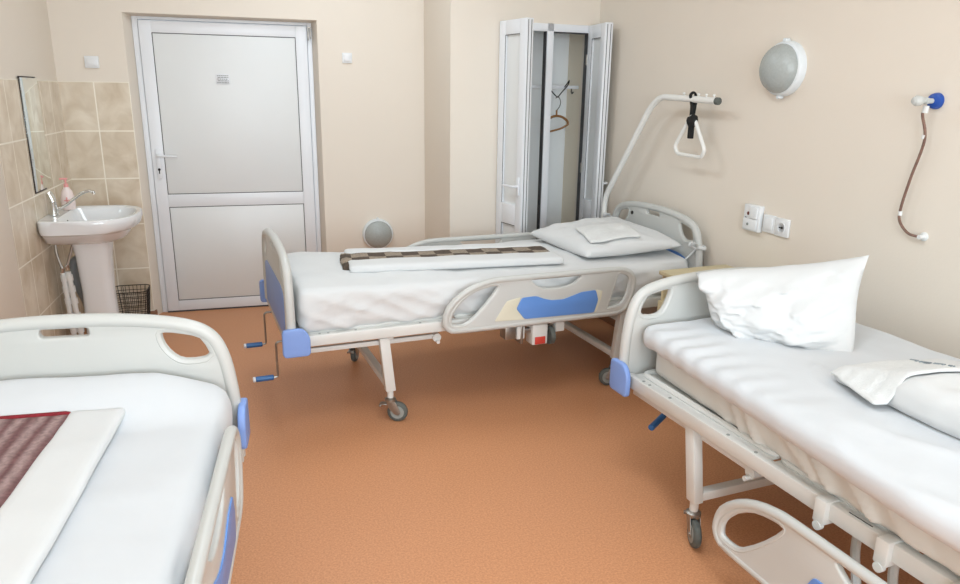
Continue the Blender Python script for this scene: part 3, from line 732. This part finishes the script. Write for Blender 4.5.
def make_bed(P, ang, label, near=(0, 0, .035), far=None, cranks='out', cast=(200, 160, 20, 200), collars=False, inner=False, latch=True, cream=True, legu=.445, slant=.10):
    cx, cy = L / 2, Wb / 2
    a = R(ang); ux = Vector((math.cos(a), math.sin(a), 0)); uy = Vector((-ux.y, ux.x, 0))
    c = Vector((P[0], P[1], 0)) + ux * cx + uy * cy
    root = tag(empty('hospital_bed', tuple(c), a), label, 'hospital bed', 'adjustable hospital beds')
    X = lambda u: u - cx
    Y = lambda v: v - cy
    # frame
    g = MB()
    for v0, v1 in ((.014, .048), (Wb - .048, Wb - .014)): g.box((X(.03), Y(v0), .453), (X(L - .03), Y(v1), .507), .006)
    for u0 in (.035, L - .075): g.box((X(u0), Y(.045), .445), (X(u0 + .04), Y(Wb - .045), .50), .005)
    for u0 in (.45, 1.0, L - .52): g.box((X(u0), Y(.045), .43), (X(u0 + .04), Y(Wb - .045), .465), .004)
    g.build('bed_frame', 'white_metal', root)
    # mattress deck: tube border with slats
    g = MB()
    for s0_, s1_ in ((.07, .80), (.815, 1.30), (1.315, L - .07)):
        pts = rounded([(X(s0_), Y(.067), .512), (X(s1_), Y(.067), .512), (X(s1_), Y(Wb - .067), .512), (X(s0_), Y(Wb - .067), .512)], .04)
        g.tube(pts, .0125, closed=True, seg=8)
        g.box((X(s0_), Y(.0445), .500), (X(s1_), Y(Wb - .0445), .506), .001)
    g.build('mattress_deck', 'white_metal', root)
    for u0 in (.13, .17, .30, .62, .75): MB().cyl((X(u0), Y(.030), .5055), (X(u0), Y(.030), .509), .006, 10).build('frame_rivet', 'hub_grey', root)
    if collars:
        for u0 in (1.02, 1.22, 1.42): MB().box((X(u0), Y(-.004), .437), (X(u0 + .04), Y(.052), .512), .006).cyl((X(u0 + .02), Y(-.006), .43), (X(u0 + .02), Y(.01), .43), .014, 12).build('frame_collar', 'white_metal', root)
        for u0 in (1.11,): MB().box((X(u0), Y(.026), .506), (X(u0 + .075), Y(.0285), .508)).build('frame_slot', 'dark_hole', root)
        g = MB()
        for u0 in (1.10, 1.22, 1.36): g.tube(rounded([(X(u0), Y(.09), .44), (X(u0), Y(.09), .36), (X(u0 + .05), Y(.05), .31), (X(u0 + .08), Y(.02), .27)], .03, closed=False), .013, seg=8)
        g.build('guard_linkage', 'white_metal', root)
    # legs
    n = 0
    for u0 in (legu, L - .50):
        for v0 in (.05, Wb - .05):
            k_ = -1 if u0 < 1 else 1
            Sh = Matrix(((1, 0, k_ * slant, -k_ * slant * .165), (0, 1, 0, 0), (0, 0, 1, 0), (0, 0, 0, 1)))
            MB().box((X(u0 - .025), Y(v0 - .02), .165), (X(u0 + .025), Y(v0 + .02), .447), .004, M=Sh).build('leg', 'white_metal', root)
            caster(root, X(u0), Y(v0), cast[n]); n += 1
        MB().box((X(u0 - .02), Y(.07), .17), (X(u0 + .02), Y(Wb - .07), .205), .004).build('cross_bar', 'white_metal', root)
    # drive rods under the deck
    g = MB().box((X(.02), Y(Wb - .085), .405), (X(.9), Y(Wb - .06), .428), .003); g.build('drive_rod', 'white_metal', root)
    g = MB().box((X(.02), Y(.06), .405), (X(.70), Y(.085), .428), .003); g.cyl((X(.715), Y(.05), .412), (X(.715), Y(.09), .412), .022, 16)
    g.cyl((X(.715), Y(.03), .395), (X(.715), Y(.10), .395), .009, 12)
    g.build('drive_rod', 'white_metal', root)
    # guard latch unit
    if near:
        du, dzz, out = near
        guard(root, -1, du, dzz, out, cream)
    if near and latch:
        g = MB(); b0 = 1.06 + du
        g.box((X(b0), Y(-.02), .38), (X(b0 + .06), Y(.05), .447), .004); g.box((X(b0 + .085), Y(-.025), .35), (X(b0 + .10), Y(.05), .447), .003)
        g.box((X(b0 + .03), Y(-.01), .40), (X(b0 + .30), Y(.015), .425), .003)
        lt = g.build('guard_latch', 'dull_steel', root)
        MB().box((X(b0 + .15), Y(-.03), .335), (X(b0 + .24), Y(.05), .447), .008).box((X(b0 + .29), Y(-.02), .39), (X(b0 + .345), Y(.05), .447), .008).box((X(b0 + .065), Y(-.022), .375), (X(b0 + .11), Y(.03), .447), .006).build('latch_housing', 'white_metal', lt)
        MB().box((X(b0 + .165), Y(-.033), .34), (X(b0 + .225), Y(-.029), .38), .001).build('latch_label', 'red_label', lt)
        MB().cyl((X(b0 + .25), Y(-.005), .375), (X(b0 + .275), Y(-.005), .375), .05, 20).build('latch_knob', 'dark_rubber', lt)
    if far:
        guard(root, 1, far[0], far[1], far[2])
    board(root, 0.0, .895, -1, .725, 'footboard')
    board(root, L, 1.0, 1, .785, 'headboard', dot=True, inner=inner, bump=.085)
    if cranks == 'out':
        for v in (.22, .73):
            ck = MB().tube(rounded([(X(.03), Y(v), .425), (X(-.05), Y(v), .425), (X(-.05), Y(v), .245), (X(-.075), Y(v), .245)], .018, closed=False), .0055, seg=8).build('crank', 'dull_steel', root)
            MB().cyl((X(-.07), Y(v), .245), (X(-.155), Y(v), .245), .0135, 16, bev=.003).build('crank_handle', 'crank_blue', ck)
            MB().cyl((X(-.155), Y(v), .245), (X(-.168), Y(v), .245), .0135, 16, bev=.003).build('crank_cap', 'white_pvc', ck)
    elif cranks == 'in':
        for v, k_ in ((.26, 1), (.70, -1)):
            ck = MB().tube(rounded([(X(.03), Y(v), .40), (X(-.02), Y(v), .40), (X(-.02), Y(v + .1 * k_), .33), (X(.03), Y(v - .04 * k_), .29)], .02, closed=False), .0055, seg=8).build('crank', 'dull_steel', root)
            MB().cyl((X(.035), Y(v - .045 * k_), .288), (X(.100), Y(v - .155 * k_), .278), .0135, 16, bev=.003).build('crank_handle', 'crank_blue', ck)
    return root
def local(P, ang):
    a = R(ang); c = Vector((P[0], P[1], 0)) + Vector((math.cos(a), math.sin(a), 0)) * L / 2 + Vector((-math.sin(a), math.cos(a), 0)) * Wb / 2
    return Matrix.Translation(c) @ Matrix.Rotation(a, 4, 'Z') @ Matrix.Translation((-L / 2, -Wb / 2, 0))
P2_, A2 = (.06, 3.20), 6.03
P3_, A3 = (1.338, 2.475), -84.4
A1 = 86.3; h1 = Vector((-.128, 2.235, 0)); P1v = h1 - Vector((math.cos(R(A1)), math.sin(R(A1)), 0)) * L; P1_ = (P1v.x, P1v.y)
make_bed(P2_, A2, 'white hospital bed in the middle, across the room, with both side guards raised', (0, 0, .035), (0, 0, .035), 'out', (-25, 60, 160, 200), inner=True, legu=.468)
make_bed(P3_, A3, 'white hospital bed along the right wall with its side guard lowered', (-.03, -.29, .045), None, 'in', (-22, 60, 160, 200), collars=True, latch=False, cream=False, legu=.47, slant=.17)
make_bed(P1_, A1, 'white hospital bed in the left foreground beside the tiled wall', (.215, -.01, .008), None, None, (160, 60, 160, 200), cream=False)
M1, M2, M3 = local(P1_, A1), local(P2_, A2), local(P3_, A3)
def cloth(name, bm, M, m, label=None, cat=None, parent=None, group=None, ang=80):
    """mesh given in bed coordinates (from foot corner); origin goes to the middle of its base"""
    cs = [v.co for v in bm.verts]; mn = Vector((min(c[i] for c in cs) for i in range(3))); mx = Vector((max(c[i] for c in cs) for i in range(3)))
    if parent is None:
        o_ = Vector(((mn.x + mx.x) / 2, (mn.y + mx.y) / 2, mn.z))
        bmesh.ops.translate(bm, verts=bm.verts[:], vec=-o_); mw = M @ Matrix.Translation(o_)
    else:
        bm.transform(parent.matrix_world.inverted() @ M); mw = None
    o = frombm(bm).build(name, m, None, ang)
    if parent is not None: o.parent = parent
    else:
        o.matrix_world = mw
        tag(o, label, cat, group)
    bpy.context.view_layer.update()
    return o
bpy.context.view_layer.update()

# --- bed in the middle: mattress, sheet, folded blanket, pillow, napkin
cloth('mattress', soft((24, 10, 3), (.06, .07, .518), (2.23, .88, .655), .03), M2, 'mattress_blue', 'blue mattress under the white sheet of the middle bed', 'mattress')
def sheet2(p, u):
    z = p.z; x = p.x; y = p.y
    top = max(0, (u.z - .6) / .4)
    z += .012 * fbm((x, y, 0), 3.2, 2) * top + .040 * math.sin(PI * min(max((y) / .95, 0), 1)) ** .8 * top
    if x < .5 and top > 0: z += .02 * math.exp(-((x - .16) / .16) ** 2) * top * (.4 + .6 * y / .95)
    if u.y < .001 or u.y > .999 or u.z < .9:
        s_ = -1 if u.y < .5 else 1
        w = .016 * ridge((x * 1.0 + z * 2.2, 0, z * .8), 3.6, 3) + .009 * ridge((x * .9 - z * 1.6, 0, z), 7.5, 8) + .014 * fbm((x, 0, z * 1.5), 6, 5)
        y += s_ * w * (1 - top * .5)
        z += -.004 * abs(fbm((x, 1, 0), 6, 8)) if u.z < .05 else 0
    if u.x < .001 or u.x > .999:
        x += (-1 if u.x < .5 else 1) * .006 * fbm((0, y, z), 9, 4)
    return Vector((x, y, z))
cloth('bed_sheet', soft((150, 60, 14), (.045, .045, .507), (2.245, .905, .685), (.035, .045, .04), sheet2), M2, 'white_linen', 'white sheet tucked over the mattress of the middle bed', 'sheet')
def slab(M, name_label, cat, x0, x1, y0, y1, z0, th, rot, slot, strap, mblank, group, edge_red=False, bunch=False):
    cx_, cy_ = (x0 + x1) / 2, (y0 + y1) / 2
    T = Matrix.Translation((cx_, cy_, z0)) @ Matrix.Rotation(R(rot), 4, 'Z')
    hx_, hy_ = (x1 - x0) / 2, (y1 - y0) / 2
    root = tag(empty('folded_blanket'), name_label, cat, group); root.matrix_world = M @ T
    bpy.context.view_layer.update()
    def wob(sd):
        def f_(p, u): return p + Vector((0, .004 * fbm((p.x, u.y, sd), 3, sd), .004 * fbm(p, 5, sd + 1) * (u.z > .5)))
        return f_
    s0_, s1_ = slot
    MM = M @ T
    cloth('duvet_cover', soft((60, 10, 4), (-hx_, -hy_, 0), (hx_, s0_, th), (.012, .015, th * .45), wob(3)), MM, 'white_linen', parent=root)
    cloth('duvet_cover', soft((60, 10, 4), (-hx_, s1_, 0), (hx_, hy_, th), (.012, .015, th * .45), wob(5)), MM, 'white_linen', parent=root)
    ext = .022 if bunch else -.004
    def wb_(p, u):
        return p + Vector((.01 * fbm(p, 20, 7) if bunch else 0, 0, .004 * fbm(p, 9, 2) + (.006 * fbm(p, 30, 2) if bunch and p.x < -hx_ + .05 else 0)))
    cloth('blanket', soft((60, 10, 4), (-hx_ - ext, s0_ - .012, .003), (hx_ - .01, s1_ + .012, th - .004), (.01, .01, th * .4), wb_), MM, mblank, parent=root)
    if edge_red:
        g = soft((4, 16, 3), (hx_ - .022, s0_ - .005, .004), (hx_ - .006, s1_ + .005, th), (.004, .004, .01)); cloth('blanket_trim', g, MM, 'blanket_red', parent=root)
    if bunch:
        g = soft((14, 20, 6), (-hx_ - .028, -hy_ + .06, .0), (-hx_ + .01, s1_ + .02, th * .8), (.012, .02, .012), lambda p, u: p + Vector((.012 * fbm(p, 28, 1), .01 * fbm(p, 22, 3), .012 * fbm(p, 26, 2) * (u.z > .1))))
        cloth('blanket_end', g, MM, mblank, parent=root)
    return root
slab(M2, 'brown checked blanket in a folded white cover lying on the middle bed', 'blanket', .36, 1.50, .20, .63, .715, .042, -8.0, (-.05, .105), 0, 'brown_check', 'folded blankets in white covers', bunch=True)

def pillow(M, P00, P10, P11, P01, thick, seed, name, label, m='white_linen', group=None, nx=44, ny=32, crease=.01, down=None, bow=.045, rnd=0.0, knob=0.0, ex=.55):
    """cushion between four 3D corner points"""
    P00, P10, P11, P01 = map(Vector, (P00, P10, P11, P01))
    nrm = (P10 - P00).cross(P01 - P00).normalized(); bm = bmesh.new(); G = {}
    for s_ in (0, 1):
        for i in range(nx + 1):
            for j in range(ny + 1):
                u, v = i / nx, j / ny
                if s_ == 1 and (i in (0, nx) or j in (0, ny)): G[(1, i, j)] = G[(0, i, j)]; continue
                # sides bow inward between the corner ears
                uu = u + bow * math.sin(PI * v) * (1 - 2 * u) * (abs(1 - 2 * u) ** 1.5)
                vv = v + bow * math.sin(PI * u) * (1 - 2 * v) * (abs(1 - 2 * v) ** 1.5)
                if rnd:
                    kx = rnd * (1 - .75 * v) * (.55 if u > .5 else .8); X_, Y_ = 2 * uu - 1, 2 * vv - 1
                    uu, vv = .5 + .5 * X_ * math.sqrt(1 - kx * Y_ * Y_ / 2), .5 + .5 * Y_ * math.sqrt(1 - kx * X_ * X_ / 2)
                p = P00 * (1 - uu) * (1 - vv) + P10 * uu * (1 - vv) + P11 * uu * vv + P01 * (1 - uu) * vv
                h = (max(0, math.sin(PI * u)) ** ex) * (max(0, math.sin(PI * v)) ** ex)
                e_ = min(u, 1 - u, v, 1 - v)
                w = crease * fbm((u * 2, v * 2, s_ * 5), 2.6, seed) + crease * .8 * ridge((u * 1.2, v * 1.2, s_ * 3), 2.6, seed + 2) * (e_ < .35)
                d = thick * .5 * h + w * min(1, e_ * 9) + knob * math.exp(-((u - .07) / .08) ** 2 - ((v - .86) / .12) ** 2) * min(1, e_ * 25)
                if s_ == 0: d = -(d if down is None else d * down)
                G[(s_, i, j)] = bm.verts.new(p + nrm * d)
    for s_ in (0, 1):
        for i in range(nx):
            for j in range(ny):
                q = [G[(s_, i, j)], G[(s_, i + 1, j)], G[(s_, i + 1, j + 1)], G[(s_, i, j + 1)]]
                if s_ == 0: q = q[::-1]
                try: bm.faces.new(q)
                except ValueError: pass
    return cloth(name, bm, M, m, label, 'pillow', group=group)
pl2 = pillow(M2, (1.61, .15, .738), (2.225, .085, .775), (2.225, .86, .80), (1.58, .80, .755), .155, 4, 'pillow', 'flat white pillow at the head of the middle bed', nx=50, ny=40, down=.55, bow=.02, rnd=.25, ex=.30)
def draped(M, x0, x1, y0, y1, zf, th, rot, name, label, cat, m, amp=.003, parent=None):
    cx_, cy_ = (x0 + x1) / 2, (y0 + y1) / 2; T = Matrix.Rotation(R(rot), 4, 'Z')
    def f_(p, u):
        q = T @ Vector((p.x - cx_, p.y - cy_, 0)); x, y = q.x + cx_, q.y + cy_
        return Vector((x, y, zf(x, y) + p.z + amp * fbm((x, y, 0), 9, 3)))
    return cloth(name, soft((24, 20, 3), (x0, y0, 0), (x1, y1, th), (.008, .008, th * .45), f_), M, m, label, cat)
from mathutils.bvhtree import BVHTree
bm_ = bmesh.new(); bm_.from_mesh(pl2.data); bm_.transform(M2.inverted() @ pl2.matrix_world); bvh = BVHTree.FromBMesh(bm_)
def on_pillow(x, y):
    zs = []
    for ddx in (-.03, 0, .03):
        for ddy in (-.03, 0, .03):
            h_ = bvh.ray_cast(Vector((x + ddx, y + ddy, 2)), Vector((0, 0, -1)))[0]
            zs.append(h_.z if h_ else .75)
    return sum(sorted(zs)[4:]) / 5 + .003
draped(M2, 1.70, 2.00, .19, .45, on_pillow, .014, -10, 'napkin', 'folded white napkin lying on the flat pillow', 'napkin', 'waffle_towel')
# cloth ties holding the cover to the headboard
def tie(pts, knot, label):
    g = MB().tube(catmull(pts, 6), .006, seg=8, flat=(1.5, .6))
    for a0 in (0, 1, 2):
        kk = Vector(knot)
        g.tube(catmull([kk, kk + Vector((-.02, -.02 + .02 * a0, .03)), kk + Vector((-.035, .01 * a0, .012)), kk + Vector((-.005, 0, -.004))], 5), .005, seg=7, flat=(1.4, .6))
    g.tube([Vector((L + .028 * math.cos(q), Vector(knot).y + .0 + .028 * math.sin(q), knot[2] + .004 * math.sin(q * 2))) for q in [2 * PI * i / 16 for i in range(16)]], .006, closed=True, seg=8, flat=(.7, 1.6))
    o = g.build('cover_tie', 'white_linen'); o.matrix_world = M2; tag(o, label, 'tie', 'fabric ties of the mattress cover')
tie([(2.22, .07, .70), (2.245, .06, .73), (2.262, .035, .765), (2.26, .02, .775)], (2.252, .02, .775), 'white cloth tie knotted round the near headboard post of the middle bed')
tie([(2.22, .88, .73), (2.245, .905, .78), (2.255, .925, .80)], (2.252, .93, .80), 'white cloth tie knotted round the far headboard post beside the lifting pole')

# lifting pole with trapeze handle
LP = empty('lifting_pole', tuple(M2 @ Vector((2.24, .985, 0)))); LP.rotation_euler = (0, 0, R(A2))
tag(LP, 'white bent lifting pole standing at the head of the middle bed', 'lifting pole')
tp = rounded([(0, 0, .42), (0, 0, .93), (0, -.44, 1.53), (0, -.535, 1.595), (0, -1.03, 1.577)], .07, 8, closed=False)
MB().tube(tp, .018, seg=14).build('pole', 'pole_paint', LP)
MB().box((-.025, -.06, .44), (.025, .02, .50), .005).build('pole_bracket', 'white_metal', LP)
MB().cyl((0, -1.02, 1.577), (0, -1.045, 1.576), .0195, 18, bev=.003).build('pole_cap', 'dark_rubber', LP)
for i in range(5):
    y = -.75 - i * .063; z = 1.587 + (y + .535) * .036 + .012
    MB().cyl((0, y, z - .005), (0, y, z + .020), .0035, 8).lathe([(0, .0035), (.004, .008), (.009, .008), (.012, .003)], (0, y, z + .018), (0, 0, 1), 12).build('stop_pin', 'pole_paint', LP)
TH = empty('trapeze_handle', tuple(M2 @ Vector((2.24, .145, 1.447)))); TH.rotation_euler = (0, 0, R(A2))
tag(TH, 'white triangular grab handle hanging on a black strap from the lifting pole', 'handle')
tri = rounded([(0, .012, .045), (0, .135, -.125), (0, .105, -.165), (0, -.105, -.17), (0, -.128, -.13), (0, -.012, .045)], .028, 6)
MB().tube(tri, .0105, closed=True, seg=10).build('grab_handle', 'pole_paint', TH)
g = MB()
g.tube(rounded([(0, .015, .03), (.0, .015, .10), (-.019, .012, .16), (-.0, .008, .178), (.019, .012, .16), (0, .004, .08), (0, -.01, .03)], .01, closed=False), .013, seg=8, flat=(1, .35))
frm = soft((8, 8, 8), (-.022, -.04, -.01), (.022, .035, .055), (.02, .03, .03), lambda p, u: p + Vector((0, .006 * fbm(p, 40, 2), .006 * fbm(p, 40, 5)))); g.merge(frm)
g.tube([(0.01, .01, .05), (.01, .0, .12)], .016, seg=8, flat=(1, .4))
g.box((-.012, -.012, -.075), (.012, .018, .0), .004)
g.build('strap', 'black_webbing', TH)

# ------------------------------------------------------------------ bedside cabinet between the beds
NSp = Vector((2.155, 3.04, 0)); NS = empty('bedside_cabinet', tuple(NSp), R(6)); tag(NS, 'light wood bedside cabinet between the middle bed and the right wall bed', 'cabinet')
g = MB(); g.box((-.215, -.19, .705), (.215, .19, .725), .002); g.build('cabinet_top', 'light_wood', NS)
g = MB()
g.box((-.195, -.185, .05), (.2, -.168, .705), .001); g.box((-.195, .168, .05), (.2, .185, .705), .001); g.box((.183, -.168, .05), (.2, .168, .705), .001)
g.box((-.195, -.168, .05), (.183, .168, .07), .001); g.box((-.195, -.168, .555), (.183, .168, .57), .001); g.box((-.18, -.17, 0), (.18, .17, .05), .001)
g.build('cabinet_body', 'light_wood', NS)
dr = MB().box((-.212, -.184, .43), (-.196, .184, .565), .002).build('drawer_front', 'light_wood', NS)
MB().tube([(-.213, -.04, .5), (-.232, -.03, .5), (-.232, .03, .5), (-.213, .04, .5)], .004, seg=8).build('drawer_handle', 'dull_steel', dr)
dd = MB().box((-.212, -.184, .06), (-.196, .184, .42), .002).build('cabinet_door', 'light_wood', NS)
MB().cyl((-.212, -.14, .33), (-.232, -.14, .33), .009, 12).build('door_knob', 'dull_steel', dd)

# --- right bed: lower mattress, quilted upper mattress, leaning pillow, linen pack, towel
def matt3(p, u):
    x, y, z = p
    if u.z < .92:
        amp = .015 * min(1, max(0, (x - .35) / .4))
        yy = amp * (1.5 * ridge((x + z * .9, 0, z * .25), 11, 4) - .5 + .5 * fbm((x + z * .8, 0, 0), 14, 2))
        y += (-1 if u.y < .5 else 1) * yy * (1 if (u.y < .01 or u.y > .99) else .3)
    if u.x < .001: x += .004 * fbm((0, y, z), 9, 2)
    y -= .085 * (u.y < .5) * min(1.2, max(0, (x - .1) / 1.2)) * (1 - u.y * 2)
    return Vector((x, y, z))
cloth('mattress', soft((260, 20, 8), (.085, .100, .514), (2.2, .885, .635), (.03, .03, .025), matt3), M3, 'cream_linen', 'mattress in a wrinkled off-white cover lying on the right wall bed frame', 'mattress')
def quilt3(p, u):
    x, y, z = p
    w = 1 - u.y
    y -= (.135 * min(1, max(0, x / 1.35)) - .035) * w ** 2 * 1.0       # near edge runs out over the frame
    edge = max(0, 1 - abs(y - (.10 - .09 * x)) / .20)
    q = math.sin(x * 2 * PI / .105 - y * 11 + 1.2 * fbm((x, y, 0), 4, 9))
    z += (.0085 * q * edge * max(0, 1 - x / 1.0) * (u.z > .3)) + .006 * fbm((x, y, 0), 3.5, 6) * (u.z > .3)
    big = ridge((x * .9, y * 1.6, 0), 2.2, 4) * .010 * (u.z > .3) * min(1, x)
    z += big * (u.y < .4)
    if u.y < .4: z -= .012 * (1 - u.y / .4)
    z += .004 * q * (u.y < .06) * (u.z < .6) * max(0, 1 - x)
    return Vector((x, y, z))
cloth('mattress', soft((200, 60, 8), (.035, .025, .636), (2.235, .925, .722), (.06, .045, .036), quilt3), M3, 'cool_linen', 'thin upper mattress in a smooth white sheet on the right wall bed', 'mattress')
Mi3 = M3.inverted()
def w3(*p): return Mi3 @ Vector(p)
pillow(M3, w3(1.675, 2.37, .695), w3(1.975, 1.90, .690), w3(2.20, 2.15, 1.03), w3(1.595, 2.415, .925), .30, 9, 'pillow', 'large plump white pillow propped against the board of the right wall bed', nx=56, ny=44, crease=.026, bow=.055, rnd=.75, knob=.05)
def pack(p, u):
    x, y, z = p
    z += .010 * fbm((x, y, 0), 5, 3) * (u.z > .2)
    sl = min(1, max(0, (x - .755) / .30)); z = .716 + (z - .716) * (.32 + .72 * sl)
    y += .008 * fbm((x, 0, z), 6, 4)
    return Vector((x, y, z))
Mp = M3 @ Matrix.Translation((1.1, .45, 0)) @ Matrix.Rotation(R(-4), 4, 'Z') @ Matrix.Translation((-1.1, -.45, 0))
pk = cloth('linen_pack', soft((60, 40, 8), (.755, .27, .716), (1.80, .72, .83), (.05, .05, .045), pack), Mp, 'white_linen', 'long white folded linen pack lying on the right wall bed', 'linen')
def surface(ob, M, base):
    b_ = bmesh.new(); b_.from_mesh(ob.data); b_.transform(M.inverted() @ ob.matrix_world); t_ = BVHTree.FromBMesh(b_)
    def f_(x, y):
        z = 0
        for ddx in (-.012, 0, .012):
            for ddy in (-.012, 0, .012):
                h_ = t_.ray_cast(Vector((x + ddx, y + ddy, 2)), Vector((0, 0, -1)))[0]; z += max(h_.z, base) if h_ else base
        return z / 9 + .004
    return f_
towelz = surface(pk, M3, .735)
tw = draped(M3, .79, 1.03, .25, .53, towelz, .012, -18, 'folded_towel', 'small white folded towel with faint stamped print on the linen pack', 'towel', 'waffle_towel')
g = MB()
for i in range(20):
    x = .85 + i * .0095; y = .53 - i * .0035; h_ = random.uniform(.006, .014)
    if i % 6 == 4: continue
    g.box((x, y - h_, towelz(x, y) + .010), (x + random.uniform(.003, .006), y, towelz(x, y) + .0165), .0004)
o = g.build('stamped_print', 'ink_blue'); o.matrix_world = M3; bpy.context.view_layer.update()
mw = o.matrix_world.copy(); o.parent = tw; o.matrix_parent_inverse = tw.matrix_world.inverted()

# --- left bed: mattress, sheet, folded blanket
cloth('mattress', soft((24, 10, 3), (.06, .07, .518), (2.22, .88, .66), .03), M1, 'mattress_blue', 'mattress under the white sheet of the left foreground bed', 'mattress')
def sheet1(p, u):
    x, y, z = p; top = max(0, (u.z - .6) / .4)
    z += .008 * fbm((x, y, 0), 3.0, 3) * top + .014 * math.sin(PI * min(max(y / .95, 0), 1)) * top
    t_ = min(1, max(0, (x - 1.98) / .24)); z += .085 * top * t_ * t_ * (3 - 2 * t_) * min(1, .25 + y / .3)
    if u.y < .001 or u.y > .999: y += (-1 if u.y < .5 else 1) * .01 * fbm((x, 0, z), 5, 2)
    return Vector((x, y, z))
cloth('bed_sheet', soft((150, 60, 12), (.045, .02, .507), (2.245, .93, .69), (.04, .05, .05), sheet1), M1, 'cool_linen', 'smooth white sheet over the mattress of the left foreground bed', 'sheet')
slab(M1, 'maroon and grey blanket in a folded white cover lying on the left foreground bed', 'blanket', .93, 2.085, .277, .747, .708, .030, 0.5, (-.09, .10), 0, 'maroon_blanket', 'folded blankets in white covers', edge_red=True)
